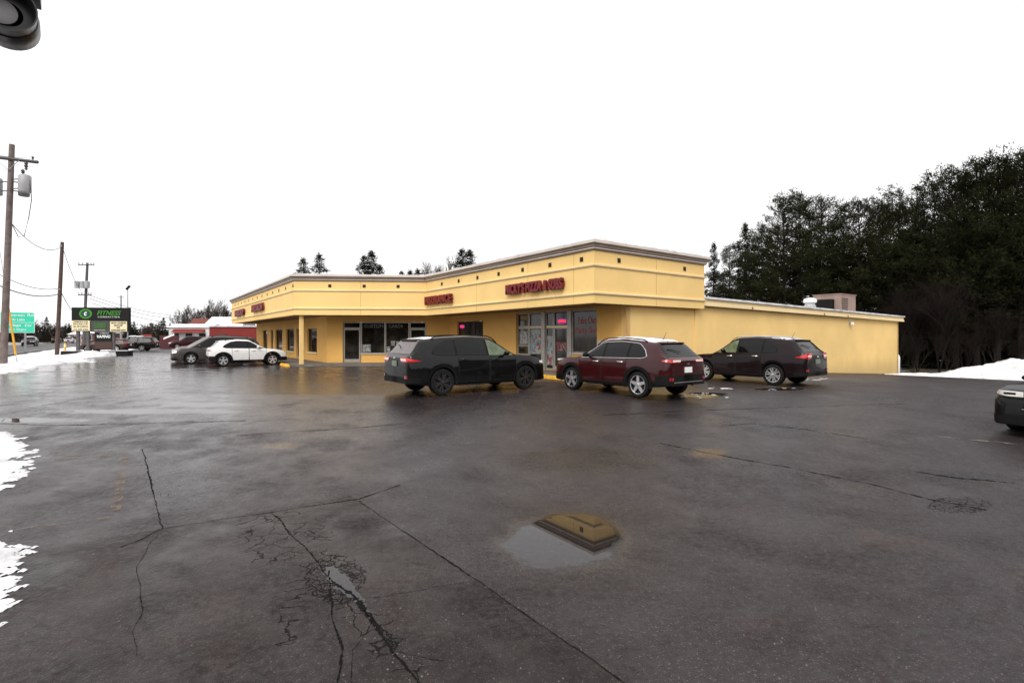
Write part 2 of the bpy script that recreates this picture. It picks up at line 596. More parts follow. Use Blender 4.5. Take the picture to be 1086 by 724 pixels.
    sp_.add([(xs_ + 0.10, -hw, zt - 0.005), (xs_ + 0.10, hw, zt - 0.005), (xs_ - 0.10, hw * 0.96, zt - 0.02), (xs_ - 0.10, -hw * 0.96, zt - 0.02),
             (xs_ + 0.10, -hw, zt - 0.03), (xs_ + 0.10, hw, zt - 0.03), (xs_ - 0.09, hw * 0.96, zt - 0.055), (xs_ - 0.09, -hw * 0.96, zt - 0.055)],
            [(0, 1, 2, 3), (7, 6, 5, 4), (3, 2, 6, 7), (1, 5, 6, 2), (0, 3, 7, 4)])
    sp_.build('spoiler', pm, root, smooth=30)
    wp = MB(); xa = b0 + 0.10
    wp.tube([(xa - 0.03, 0.05, top(xa) + 0.03), (b0 + 0.16, 0.30, top(b0 + 0.16) + 0.035), (b0 + 0.19, 0.48, top(b0 + 0.19) + 0.02)], 0.010, 5)
    wp.build('rear_wiper', M['plastic'], rwn)
    if P.get('antenna'):
        xa = P['antenna']; an = MB(); an.tube([(xa, 0.0, top(xa)), (xa - 0.13, 0.0, top(xa) + 0.24)], [0.008, 0.004], 5); an.build('antenna', M['plastic'], root)
    # wheels
    for xw in (wb / 2, -wb / 2):
        for sgn in (1, -1):
            we = empty('wheel', (xw, sgn * (Wd - 0.125), r), 0, parent=root)
            tw = 0.115; rr_ = r * P.get('rim', 0.70)
            t = MB()
            t.lathe([(rr_ * 0.98, -tw * 0.8), (rr_ * 1.04, -tw), (r * 0.93, -tw), (r * 0.985, -tw * 0.82), (r, -tw * 0.5), (r, tw * 0.5), (r * 0.985, tw * 0.82), (r * 0.93, tw), (rr_ * 1.04, tw), (rr_ * 0.98, tw * 0.8)], 40, 'y')
            t.build('tyre', M['rubber'], we, smooth=35)
            rm = MB(); yo = sgn * tw
            rm.lathe([(rr_ * 1.01, yo * 0.86), (rr_ * 0.95, yo * 0.86), (rr_ * 0.93, yo * 0.25), (0.001, yo * 0.2)], 40, 'y', mi=1)
            rm.lathe([(rr_ * 1.02, yo * 0.84), (rr_ * 1.015, yo * 0.97), (rr_ * 0.955, yo * 0.95), (rr_ * 0.945, yo * 0.70)], 40, 'y', mi=0)
            ns = P.get('spokes', 5)
            spl = P.get('split', 0.17)
            for k in range(ns):
                t0 = 2 * math.pi * k / ns + 0.3
                for dd in ((-spl, spl) if spl else (0,)):
                    a0 = t0 + dd * 0.5; a1 = t0 + dd
                    wsp = 0.020 if spl else 0.045
                    p0 = Vector((math.cos(a0), math.sin(a0))) * rr_ * 0.16; p1 = Vector((math.cos(a1), math.sin(a1))) * rr_ * 0.97
                    d = (p1 - p0).normalized(); q = Vector((-d.y, d.x))
                    w_a, w_b = wsp * 1.2, wsp * (0.95 if spl else 0.75)
                    ring_ = [p0 + q * w_a, p0 - q * w_a, p1 - q * w_b, p1 + q * w_b]
                    y0_, y1_ = yo * 0.55, yo * 0.88
                    vv = [(a.x, y0_, a.y) for a in ring_] + [(a.x * 0.99, y1_, a.y * 0.99) for a in ring_]
                    rm.add(vv, [(4, 5, 6, 7), (0, 1, 5, 4), (1, 2, 6, 5), (2, 3, 7, 6), (3, 0, 4, 7)], 0)
            rm.lathe([(rr_ * 0.21, yo * 0.6), (rr_ * 0.20, yo * 0.92), (rr_ * 0.1, yo * 0.97), (0.001, yo * 0.97)], 20, 'y', mi=0)
            rm.build('rim', [M[P.get('rim_mat', 'alloy')], M['barrel']], we, smooth=35)
    return root, dict(sec=sec, top=top, xf=xf, xr=xr, wid=wid)


def suv(L, W, H, wb, front_oh, r, **kw):
    """crossover proportions from a few dimensions"""
    xf = wb / 2 + front_oh; xr = xf - L
    hb = (kw.pop('hood', 0.62) + 0.02) * H
    cowl = kw.pop('cowl', xf - 1.22)
    rooff = kw.pop('rooff', cowl - 0.85)
    rback = xr + kw.pop('roofb', 0.50)
    tailz = kw.pop('tailz', 0.655) * H
    top = [(xr, tailz - 0.04), (xr + 0.04, tailz + 0.0), (xr + 0.10, tailz + 0.035), (rback - 0.09, H * 0.925), (rback + 0.02, H * 0.945), (rback + 0.7, H * 0.98), (rooff - 0.75, H), (rooff - 0.15, H * 0.985), (rooff, H * 0.965),
           (cowl, hb), (cowl + 0.55, hb - 0.035), (xf - 0.22, hb - 0.13), (xf - 0.06, hb - 0.24), (xf, hb - 0.36)]
    P = dict(wb=wb, r=r, W=W, xf=xf, xr=xr, top=top, belt=(0.665 * H, 0.615 * H), wind=(rooff + 0.02, cowl - 0.05), backl=(xr + 0.13, rback - 0.06),
             dlo_range=(rback - 0.12, cowl - 0.16))
    P.update(kw)
    return P


# -- black three-row crossover
P = suv(4.98, 1.96, 1.74, 3.02, 0.90, 0.385, roofb=0.55, hood=0.63, sill=0.27, paint=paint('black_paint', (0.0018, 0.0018, 0.002), dirt=0.15, coat=0.5),
        rim_mat='alloy_dark', rim=0.70, spokes=6, rails=(-1.75, 0.55), tail=(0.98, 1.13, 0.50, 0.28), tail_taper=0.75, headl=(0.80, 0.92, 0.45, 0.30),
        doors=[(-0.98, 0.10), (0.13, 1.12)], arch_trim=True, bump_z=0.55, plate_mat='plate_dim', plate_z=0.93, back_mat='glass_dusty',
        dlo=[(-1.80, -1.05, 'glass'), (-0.98, 0.02, 'glass'), (0.10, 0.95, 'glass_light'), ], antenna=None)
P['dlo_range'] = (-1.84, 1.08); P['rear_cut'] = 0.55
P['dlo'] = [(-1.78, -1.06, 'glass'), (-1.0, 0.04, 'glass'), (0.12, 1.02, 'glass_light')]
black_suv, ci = build_car('parked_suv', (-1.34, 16.46), V, P, 'black three-row SUV with dark alloy wheels, nose towards the pizza shop, dusty rear window', 'suv', 'cars parked at the plaza')

# -- dark red compact crossover with snow on its roof
P = suv(4.62, 1.86, 1.66, 2.71, 0.93, 0.365, roofb=0.62, hood=0.63, sill=0.28, paint=paint('maroon_paint', (0.032, 0.001, 0.0025), dirt=0.2, coat=0.7),
        rim_mat='alloy', rim=0.71, spokes=5, split=0, rails=(-1.45, 0.45), tail=(1.00, 1.10, 0.33, 0.30), tail_taper=0.3, tail_mat='lamp_red', headl=(0.90, 0.97, 0.40, 0.32),
        doors=[(-0.92, 0.02), (0.05, 1.0)], clad=5, cladz=0.52, trim_w=0.085, chrome_line='all', bump_z=0.66, rear_chrome=True, plate_z=0.80, chrome_handles=True,
        mirror_mat=M['plastic'], antenna=-1.50)
P['dlo_range'] = (-1.62, 0.98); P['rear_cut'] = 0.38
P['dlo'] = [(-1.58, -0.98, 'glass'), (-0.90, -0.03, 'glass'), (0.04, 0.92, 'glass')]
red_suv, ri = build_car('parked_suv', (3.44, 15.9), U, P, 'dark red SUV with snow on its roof, chrome window line and bright white licence plate', 'suv', 'cars parked at the plaza')

# -- dark plum crossover
P = suv(4.69, 1.89, 1.71, 2.70, 0.93, 0.37, roofb=0.58, hood=0.60, sill=0.26, paint=paint('plum_paint', (0.007, 0.0020, 0.0032), dirt=0.15, coat=0.35), cowl=1.0, rooff=0.22,
        rim_mat='alloy', rim=0.68, spokes=6, split=0.20, rails=(-1.55, 0.4), rail_mat='chrome', tail=(0.96, 1.16, 0.42, 0.22), tail_taper=0.75, headl=(0.74, 0.9, 0.48, 0.26),
        doors=[(-0.92, 0.02), (0.05, 1.0)], arch_trim=False, bump_z=0.50, plate_mat='plate_dim', plate_z=0.86, chrome_handles=True, antenna=-1.55)
P['dlo_range'] = (-1.50, 0.86); P['rear_cut'] = 0.5
P['dlo'] = [(-1.44, -0.98, 'glass'), (-0.90, -0.03, 'glass'), (0.04, 0.80, 'glass_light')]
plum_suv, pi_ = build_car('parked_suv', (9.05, 19.5), U, P, 'dark plum SUV with silver alloys and chrome door handles, beside the plain yellow side wall', 'suv', 'cars parked at the plaza')

# -- small white crossover
P = suv(4.17, 1.80, 1.56, 2.60, 0.86, 0.335, roofb=0.60, hood=0.615, sill=0.25, paint=paint('white_paint', (0.75, 0.75, 0.75), metal=0.0, rough=0.35, dirt=0.25), cowl=0.98, rooff=0.12,
        rim_mat='alloy', rim=0.68, spokes=5, rails=(-1.2, 0.3), tail=(0.88, 0.99, 0.28, 0.25), tail_mat='lamp_dim', headl=(0.70, 0.80, 0.30, 0.25),
        doors=[(-0.85, 0.02), (0.05, 0.95)], clad=5, cladz=0.42, trim_w=0.10, bump_z=0.60, plate_z=0.76, antenna=None)
P['dlo_range'] = (-1.32, 0.90); P['rear_cut'] = 0.45
P['dlo'] = [(-1.28, -0.92, 'glass'), (-0.85, -0.04, 'glass'), (0.03, 0.84, 'glass')]
white_suv, wi = build_car('parked_suv', (-16.0, 30.8), V, P, 'small white SUV with black wheel arch cladding, nose under the canopy', 'suv', 'cars parked at the plaza')

# -- minivans and cars behind it
def van_params(color, name, **kw):
    P = suv(5.05, 1.95, 1.74, 3.05, 0.98, 0.34, hood=0.56, sill=0.22, paint=paint(name, color, dirt=0.35), cowl=1.62, rooff=0.55, tailz=0.60, belt=(1.06, 1.0),
            rim_mat='alloy', rim=0.66, spokes=5, split=0.0, rails=(-1.7, 0.4), tail=(1.0, 1.35, 0.12, 0.12), headl=(0.66, 0.84, 0.38, 0.36),
            doors=[(-0.95, 0.15), (0.18, 1.2)], arch_trim=False, bump_z=0.55, wind_mat='glass_dusty')
    P['dlo_range'] = (-2.15, 1.48); P['rear_cut'] = 0.15
    P['dlo'] = [(-2.05, -1.05, 'glass'), (-0.97, 0.12, 'glass'), (0.20, 1.40, 'glass')]
    P.update(kw); return P


grey_van, _ = build_car('parked_minivan', (-19.25, 33.45), -V, van_params((0.055, 0.05, 0.046), 'grey_brown_paint'), 'grey brown minivan backed in beside the small white SUV', 'minivan', 'cars parked at the plaza')
red_van, _ = build_car('parked_minivan', (-21.2, 36.4), -V, van_params((0.08, 0.006, 0.008), 'red_van_paint'), 'dark red minivan next beyond the grey brown minivan', 'minivan', 'cars parked at the plaza')
blue_van, _ = build_car('parked_minivan', (-22.9, 39.4), -V, van_params((0.045, 0.05, 0.07), 'slate_paint'), 'slate blue minivan beyond the dark red minivan, mostly hidden', 'minivan', 'cars parked at the plaza')

# -- car nosing in at the right edge of the picture
P = suv(4.75, 1.85, 1.52, 2.75, 0.95, 0.34, hood=0.66, sill=0.20, paint=paint('charcoal_paint', (0.003, 0.003, 0.003), dirt=0.1, coat=0.3), rim_mat='alloy', rim=0.68,
        tail=(0.9, 1.02, 0.3, 0.2), headl=(0.79, 0.90, 0.45, 0.26), doors=[(-0.95, 0.0), (0.03, 1.0)], arch_trim=False, bump_z=0.5, rails=None, antenna=None)
P['dlo_range'] = (-1.5, 0.9); P['rear_cut'] = 0.3
P['dlo'] = [(-1.45, -1.0, 'glass'), (-0.92, -0.04, 'glass'), (0.03, 0.85, 'glass')]
hd = Vector((-0.93, -0.37)).normalized()
edge_car, _ = build_car('parked_sedan', tuple(Vector((9.75, 9.45)) - hd * 2.32 + Vector((0.4, 0.3))), hd, P, 'black car nosing in at the right edge, only hood and pale headlight showing', 'car', 'cars parked at the plaza')

# far vehicles
def small_car(loc, head, color, pname, label, H=1.75, L=4.7, name='parked_suv', cat='suv', group='vehicles near the road', z=None):
    P = suv(L, 1.9, H, 2.75, 0.93, 0.37, hood=0.62, sill=0.27, paint=paint(pname, color), tail=(0.95, 1.12, 0.3, 0.25), headl=(0.76, 0.9, 0.4, 0.3), doors=[(-0.92, 0.02), (0.05, 1.0)], arch_trim=False, spokes=5, split=0)
    P['dlo_range'] = (-1.6, 0.9); P['dlo'] = [(-1.55, -1.0, 'glass'), (-0.9, -0.03, 'glass'), (0.04, 0.84, 'glass')]
    return build_car(name, loc, head, P, label, cat, group, z)


road_suv, r1 = small_car((-88.5, 94), -U, (0.003, 0.003, 0.003), 'road_black_paint', 'black SUV with snowy roof driving on the road behind the green sign', name='moving_suv')
brown_car, r2 = small_car((-45.3, 57.2), Vector((-0.98, -0.2)), (0.05, 0.022, 0.018), 'brown_paint', 'brown car parked under the fitness sign', H=1.55, name='parked_car', cat='car')
dark_truck, r3 = small_car((-45.6, 61.3), Vector((-0.95, -0.3)), (0.003, 0.003, 0.003), 'dark_green_black_paint', 'black SUV with snow covered roof behind the brown car', L=5.0)
far_red, r4 = small_car((-45.2, 71.5), Vector((-0.8, -0.6)), (0.04, 0.004, 0.007), 'far_red_paint', 'small dark red car in front of the white shop with red awning', H=1.8, name='parked_car', cat='car')
far_dark, r5 = small_car((-75.5, 104), Vector((-0.8, -0.6)), (0.02, 0.02, 0.022), 'far_dark_paint', 'dark car parked beside the low red and white notice board', H=1.5, name='parked_car', cat='car')
far_wh, r6 = small_car((-118.5, 137), -U, (0.5, 0.5, 0.5), 'far_white_paint', 'pale car far along the road left of the fitness sign', H=1.6, name='moving_car', cat='car')
far_bk, r7 = small_car((-124.5, 140), U, (0.02, 0.02, 0.02), 'far_black_paint', 'black car far along the road beside the pale one', H=1.7, name='moving_car', cat='car')

# ------------------------------------------------------------------ snow
def snow_material():
    m, n, b = mat_base('snow')
    tc = n.new('ShaderNodeTexCoord').outputs['Object']
    f = n.noise(tc, 1.2, 8, 0.65); g = n.noise(tc, 7, 6, 0.7)
    c = n.ramp(f, [(0.30, (0.40, 0.39, 0.40)), (0.56, (0.74, 0.75, 0.77))])
    dirt = n.m('MULTIPLY', n.step(n.noise(tc, 4.5, 8, 0.75), 0.60, 0.68), 0.85)
    n.link(n.mix(dirt, c, (0.22, 0.19, 0.17)), b.inputs['Base Color'])
    b.inputs['Roughness'].default_value = 0.75
    bn = n.new('ShaderNodeBump'); bn.inputs['Strength'].default_value = 0.5; bn.inputs['Distance'].default_value = 0.05
    n.link(n.noise(tc, 9, 8, 0.7), bn.inputs['Height']); n.link(bn.outputs[0], b.inputs['Normal'])
    return m


M['snow'] = snow_material()


def roof_snow(root, info, x0, x1, thick, hole=0.35, seed=3):
    mb = MB(); nx, ny = 60, 40
    sec = info['sec']
    H = {}
    for i in range(nx + 1):
        x = x0 + (x1 - x0) * i / nx
        s_ = sec(x); hw = s_[10][0] - 0.03
        for j in range(ny + 1):
            y = -hw + 2 * hw * j / ny
            ay = abs(y)
            z = info['top'](x)
            for k in range(10, 13):
                if s_[k + 1][0] <= ay <= s_[k][0]:
                    f = (s_[k][0] - ay) / (s_[k][0] - s_[k + 1][0] + 1e-9); z = s_[k][1] + (s_[k + 1][1] - s_[k][1]) * f
            e = min(i, nx - i, j * 1.2, (ny - j) * 1.2) / 6.0
            nz = mnoise.noise(Vector((x * 2.3 + seed, y * 2.3, 0))) + 0.5 * mnoise.noise(Vector((x * 7 + seed, y * 7, 3)))
            hh = thick * min(1, e) * (0.75 + 0.6 * nz) - thick * hole * (1 if nz < -0.35 else 0) * 2 - 0.006 * (1 if e < 0.2 else 0)
            H[i, j] = (x, y, z + 0.004 + hh, hh)
    vs = [H[i, j][:3] for i in range(nx + 1) for j in range(ny + 1)]
    fs = []
    for i in range(nx):
        for j in range(ny):
            if max(H[i, j][3], H[i + 1, j][3], H[i, j + 1][3], H[i + 1, j + 1][3]) > 0.0:
                a = i * (ny + 1) + j
                fs.append((a, a + ny + 1, a + ny + 2, a + 1))
    mb.add(vs, fs)
    mb.build('roof_snow', M['snow'], root, smooth=70)


roof_snow(red_suv, ri, -1.70, 0.30, 0.05)
roof_snow(black_suv, ci, -1.95, -1.50, 0.012, seed=8)
roof_snow(plum_suv, pi_, -1.75, -1.1, 0.012, seed=5)
roof_snow(road_suv, r1, -1.7, 0.3, 0.06)
roof_snow(dark_truck, r3, -1.2, 0.3, 0.10)


def snow_field(name, x0, x1, y0, y1, res, fn, kind='structure', base=None):
    nx = max(2, int((x1 - x0) / res)); ny = max(2, int((y1 - y0) / res))
    vs = []; hs = []
    for i in range(nx + 1):
        for j in range(ny + 1):
            x = x0 + (x1 - x0) * i / nx; y = y0 + (y1 - y0) * j / ny
            h = fn(x, y); hs.append(h)
            vs.append((x, y, (base or hgt)(x, y) + 0.010 + h))
    fs = []
    for i in range(nx):
        for j in range(ny):
            a = i * (ny + 1) + j
            q = (a, a + ny + 1, a + ny + 2, a + 1)
            if max(hs[k] for k in q) > 0: fs.append(q)
    used = sorted({k for f in fs for k in f}); mp = {k: i for i, k in enumerate(used)}
    mb = MB(); mb.add([vs[k] for k in used], [tuple(mp[k] for k in f) for f in fs])
    o = mb.build(name, M['snow'], smooth=80)
    tag(o, kind=kind)
    return o


def fbm(x, y, s, oct=4, seed=0):
    v = 0; a = 1; t = 0
    for k in range(oct):
        v += a * mnoise.noise(Vector((x * s + seed * 7.1, y * s - seed * 3.3, seed))); t += a; a *= 0.5; s *= 2.1
    return v / t


def poly_sd(poly, x, y):
    """signed distance, positive inside"""
    ins = False; best = 1e9; n = len(poly)
    for i in range(n):
        ax, ay = poly[i]; bx, by = poly[(i + 1) % n]
        if (ay > y) != (by > y) and x < (bx - ax) * (y - ay) / (by - ay) + ax: ins = not ins
        dx, dy = bx - ax, by - ay
        t = max(0, min(1, ((x - ax) * dx + (y - ay) * dy) / (dx * dx + dy * dy + 1e-12)))
        d = math.hypot(x - ax - t * dx, y - ay - t * dy)
        best = min(best, d)
    return best if ins else -best


# near snow at the left edge of the lot
pA = [gp(-60, 452), gp(0, 456), gp(30, 460), gp(40, 474), gp(48, 490), gp(36, 505), gp(10, 520), gp(-10, 536), gp(-120, 560), gp(-300, 540), gp(-200, 460)]
snow_field('snow_patch', -17, -4.5, 5.0, 12.2, 0.032, lambda x, y: (lambda d: min(0.05, d * 0.12) + 0.035 * fbm(x, y, 7, 4, 1))(poly_sd(pA, x, y) - 0.22 + 0.5 * fbm(x, y, 2.2, 5, 2) + 0.25 * fbm(x, y, 9, 3, 22)) if poly_sd(pA, x, y) > -0.6 else -1)
pB = [gp(-20, 565), gp(10, 574), gp(36, 578), gp(24, 600), gp(20, 625), gp(6, 652), gp(-30, 680), gp(-200, 640), gp(-150, 570)]
snow_field('snow_patch', -8.5, -3.2, 3.2, 6.0, 0.022, lambda x, y: (lambda d: min(0.04, d * 0.12) + 0.03 * fbm(x, y, 10, 4, 3))(poly_sd(pB, x, y) - 0.08 + 0.3 * fbm(x, y, 4, 5, 4) + 0.2 * fbm(x, y, 14, 3, 23)) if poly_sd(pB, x, y) > -0.4 else -1)

# ------------------------------------------------------------------ ground sheets
LOT = [(-60, -25), (60, -25), (60, 33), (33.4, 36.2), (34.0, 44.0), (6, 66), (-12, 60), (-30, 62), (-42.5, 72), (-55, 84), (-60.5, 83), (-52, 70), (-37.5, 49.5), (-34.0, 41.0), (-28.6, 34.8), (-28.5, 31.0), (-23.0, 23.2), (-34, 20), (-60, 24)]


def asphalt(name, features=True):
    m, n, b = mat_base(name)
    geo = n.new('ShaderNodeNewGeometry').outputs['Position']
    sp = n.new('ShaderNodeSeparateXYZ'); n.link(geo, sp.inputs[0])
    X, Y = sp.outputs[0], sp.outputs[1]
    big = n.noise(geo, 0.22, 5, 0.6, 0.6)
    mid = n.noise(geo, 1.3, 6, 0.65)
    fine = n.noise(geo, 14, 6, 0.7)
    spk = n.noise(geo, 120, 2, 0.5)
    vor = n.new('ShaderNodeTexVoronoi'); vor.inputs['Scale'].default_value = 62; n.link(geo, vor.inputs['Vector'])
    c = n.ramp(mid, [(0.25, (0.021, 0.0160, 0.0172)), (0.75, (0.036, 0.0280, 0.0300))])
    c = n.mix(n.m('MULTIPLY', n.step(big, 0.45, 0.65), 0.55), c, (0.026, 0.022, 0.022))
    c = n.mix(0.45, c, n.ramp(fine, [(0.3, 0.35), (0.7, 1.6)]), 'MULTIPLY')
    stones = n.m('MULTIPLY', n.m('LESS_THAN', vor.outputs['Distance'], 0.30), n.step(n.noise(geo, 30, 2), 0.50, 0.58))
    c = n.mix(n.m('MULTIPLY', stones, 0.42), c, (0.22, 0.195, 0.18))
    c = n.mix(n.m('MULTIPLY', n.step(spk, 0.6, 0.72), 0.45), c, (0.005, 0.005, 0.005))
    v2 = n.new('ShaderNodeTexVoronoi'); v2.inputs['Scale'].default_value = 38; n.link(geo, v2.inputs['Vector'])
    pits = n.m('MULTIPLY', n.m('LESS_THAN', v2.outputs['Distance'], 0.26), n.step(n.noise(geo, 9, 3), 0.48, 0.60))
    c = n.mix(n.m('MULTIPLY', pits, 0.75), c, (0.006, 0.005, 0.005))
    patch = n.noise(geo, 0.55, 6, 0.7, 1.2)
    c = n.mix(n.m('MULTIPLY', n.step(patch, 0.48, 0.64), 0.28), c, (0.016, 0.0115, 0.0115))
    c = n.mix(n.m('MULTIPLY', n.step(n.noise(geo, 0.8, 5, 0.7), 0.56, 0.70), 0.35), c, (0.060, 0.044, 0.036))
    wet = None
    crackm = None
    damp = n.m('MULTIPLY', n.step(big, 0.40, 0.62), 0.5)
    rough = n.m('SUBTRACT', 0.52, n.m('MULTIPLY', damp, 0.22))
    rough = n.m('ADD', rough, n.m('MULTIPLY', n.m('SUBTRACT', fine, 0.5), 0.25))
    if features:
        wob = n.noise(geo, 1.6, 5, 0.6); wob2 = n.noise(geo, 7.0, 4, 0.6)
        wsum = n.m('ADD', n.m('MULTIPLY', n.m('SUBTRACT', wob, 0.5), 1.1), n.m('MULTIPLY', n.m('SUBTRACT', wob2, 0.5), 0.4))

        def ell(box, ws=1.0, soft=0.12, rot=None):
            x0, x1, y0, y1 = box
            za, zc = gp(543, y1).y, gp(543, y0).y
            cz = (za + zc) / 2; cx = ((x0 + x1) / 2 - 543) / F * cz
            hx = (x1 - x0) / 2 / F * cz; hy = (zc - za) / 2
            ang = math.atan2(cx, cz) if rot is None else rot
            ca, sa = math.cos(ang), math.sin(ang)
            dx = n.m('SUBTRACT', X, cx); dy = n.m('SUBTRACT', Y, cz)
            lx = n.m('SUBTRACT', n.m('MULTIPLY', dx, 1 / hx), n.m('MULTIPLY', dy, cx / cz / hx))
            ly = n.m('MULTIPLY', dy, 1 / hy)
            r2 = n.m('SQRT', n.m('ADD', n.m('MULTIPLY', lx, lx), n.m('MULTIPLY', ly, ly)))
            r2 = n.m('ADD', r2, n.m('MULTIPLY', wsum, ws))
            return n.m('SUBTRACT', 1.0, n.step(r2, 1 - soft, 1 + soft))

        def strip(a, b_, w, ws=1.0, soft=0.3):
            """damp or wet streak between two ground points"""
            a = Vector(a); b_ = Vector(b_); c_ = (a + b_) / 2; L = (b_ - a).length / 2
            ang = math.atan2(b_.y - a.y, b_.x - a.x)
            ca, sa = math.cos(ang), math.sin(ang)
            dx = n.m('SUBTRACT', X, c_.x); dy = n.m('SUBTRACT', Y, c_.y)
            lx = n.m('ADD', n.m('MULTIPLY', dx, ca / L), n.m('MULTIPLY', dy, sa / L))
            ly = n.m('SUBTRACT', n.m('MULTIPLY', dy, ca / w), n.m('MULTIPLY', dx, sa / w))
            r2 = n.m('SQRT', n.m('ADD', n.m('MULTIPLY', lx, lx), n.m('MULTIPLY', ly, ly)))
            r2 = n.m('ADD', r2, n.m('MULTIPLY', wsum, ws))
            return n.m('SUBTRACT', 1.0, n.step(r2, 1 - soft, 1 + soft))

        def mx(lst):
            o = lst[0]
            for q in lst[1:]: o = n.m('MAXIMUM', o, q)
            return o
        wet = mx([ell((532, 668, 541, 608), 0.36, 0.28), 
                  ell((60, 245, 434, 438.5), 0.7, 0.5), ell((-60, 90, 443, 448), 0.7, 0.4), ell((180, 250, 427, 431), 0.8, 0.5),
                  ell((725, 770, 416, 422), 1.2), ell((800, 850, 411, 414), 1.3),
                  ])
        brown_reflection = mx([ell((278, 318, 470, 475.5), 0.5, 0.3), ell((735, 770, 475, 486), 0.7, 0.4)])  # the building's brown reflection, painted into the asphalt colour
        murk = mx([ell((556, 590, 478, 485), 0.5, 0.3), ell((596, 650, 482, 490), 0.9, 0.5), ell((700, 740, 470, 480), 0.8, 0.4), ell((560, 690, 474, 502), 1.0, 0.7)])
        dampm = mx([strip(gp(760, 482), gp(850, 500), 0.12), strip(gp(985, 524), gp(1048, 541), 0.12), ell((430, 720, 520, 650), 0.7, 0.5), strip(gp(640, 462), gp(1060, 545), 0.35, 1.0, 0.5), ell((540, 700, 474, 500), 0.9, 0.5), ell((20, 100, 590, 625), 0.8, 0.4),
                    ell((980, 1080, 500, 515), 0.9, 0.4), strip(gp(400, 520), gp(560, 570), 0.28, 1.0, 0.5), ell((-80, 480, 395, 450), 1.0, 0.6), strip(gp(700, 440), gp(900, 462), 0.5, 1.4, 0.5), ell((150, 240, 480, 545), 0.9, 0.5)])
        # older, darker and rougher surfacing bottom left of the long seam
        a1, b1 = gp(380, 531), gp(672, 728); d1 = (b1 - a1).normalized(); n1 = Vector((d1.y, -d1.x))
        if (gp(200, 700) - a1).dot(n1) < 0: n1 = -n1
        a2, b2 = gp(172, 560), gp(420, 515); d2 = (b2 - a2).normalized(); n2 = Vector((d2.y, -d2.x))
        if (gp(200, 700) - a2).dot(n2) < 0: n2 = -n2
        jit = n.m('MULTIPLY', n.m('SUBTRACT', wob2, 0.5), 0.03)

        def half(a, nn):
            return n.m('ADD', n.m('ADD', n.m('MULTIPLY', n.m('SUBTRACT', X, a.x), nn.x), n.m('MULTIPLY', n.m('SUBTRACT', Y, a.y), nn.y)), jit)
        old = n.m('MULTIPLY', n.step(half(a1, n1), -0.01, 0.01), n.step(half(a2, n2), -0.01, 0.01))
        c = n.mix(n.m('MULTIPLY', old, 0.40), c, n.mix(n.step(mid, 0.4, 0.65), (0.022, 0.019, 0.0175), (0.045, 0.037, 0.032)))
        rough = n.m('ADD', rough, n.m('MULTIPLY', old, 0.08))
        # alligator cracking
        vd = n.new('ShaderNodeTexVoronoi', feature='DISTANCE_TO_EDGE'); vd.inputs['Scale'].default_value = 3.4
        wv = n.new('ShaderNodeVectorMath', operation='ADD')
        nz = n.new('ShaderNodeTexNoise'); nz.inputs['Scale'].default_value = 5; nz.inputs['Detail'].default_value = 4; n.link(geo, nz.inputs['Vector'])
        sc = n.new('ShaderNodeVectorMath', operation='SCALE'); sc.inputs['Scale'].default_value = 0.25; n.link(nz.outputs['Color'], sc.inputs[0])
        n.link(geo, wv.inputs[0]); n.link(sc.outputs[0], wv.inputs[1]); n.link(wv.outputs[0], vd.inputs['Vector'])
        vd2 = n.new('ShaderNodeTexVoronoi', feature='DISTANCE_TO_EDGE'); vd2.inputs['Scale'].default_value = 12; n.link(wv.outputs[0], vd2.inputs['Vector'])
        area = mx([strip(gp(335, 575), gp(450, 735), 0.17, 0.8, 0.5), ell((255, 345, 540, 600), 0.9, 0.5), strip(gp(330, 560), gp(300, 690), 0.10, 1.0, 0.5)])
        area2 = mx([ell((325, 385, 590, 640), 0.7, 0.5), ell((985, 1050, 527, 543), 0.8, 0.5)])
        cr = n.m('MULTIPLY', n.m('SUBTRACT', 1.0, n.step(vd.outputs['Distance'], 0.004, 0.028)), n.step(area, 0.35, 0.5))
        cr2 = n.m('MULTIPLY', n.m('SUBTRACT', 1.0, n.step(vd2.outputs['Distance'], 0.01, 0.10)), n.step(area2, 0.35, 0.5))
        # faint wandering cracks elsewhere
        vd3 = n.new('ShaderNodeTexVoronoi', feature='DISTANCE_TO_EDGE'); vd3.inputs['Scale'].default_value = 0.42; n.link(wv.outputs[0], vd3.inputs['Vector'])
        cr3 = n.m('MULTIPLY', n.m('SUBTRACT', 1.0, n.step(vd3.outputs['Distance'], 0.001, 0.008)), n.m('MULTIPLY', old, 0.18))
        crackm = n.m('MAXIMUM', n.m('MAXIMUM', cr, cr2), cr3)
        c = n.mix(n.m('MULTIPLY', dampm, 0.35), c, (0.016, 0.013, 0.013))
        c = n.mix(n.m('MULTIPLY', crackm, 0.68), c, (0.004, 0.004, 0.004))
        c = n.mix(n.m('MULTIPLY', murk, 0.75), c, (0.010, 0.007, 0.004))
        # sandy stains
        st = mx([ell((60, 88, 590, 618), 0.9, 0.5), ell((70, 130, 560, 700), 0.9, 0.6)])
        c = n.mix(n.m('MULTIPLY', n.m('MULTIPLY', st, 0.25), n.step(fine, 0.45, 0.7)), c, (0.12, 0.085, 0.055))
        rough = n.m('SUBTRACT', rough, n.m('MULTIPLY', dampm, 0.20))
        sheen = n.m('MULTIPLY', ell((-460, 330, 372, 462), 0.5, 0.5), n.step(n.m('ADD', mid, n.m('MULTIPLY', big, 0.5)), 0.48, 0.80))
        rough = n.m('ADD', n.m('MULTIPLY', rough, n.m('SUBTRACT', 1.0, sheen)), n.m('MULTIPLY', sheen, 0.12))
        c = n.mix(n.m('MULTIPLY', wet, 0.6), c, (0.010, 0.0085, 0.007))
        c = n.mix(n.m('MULTIPLY', brown_reflection, 0.8), c, (0.085, 0.052, 0.020))
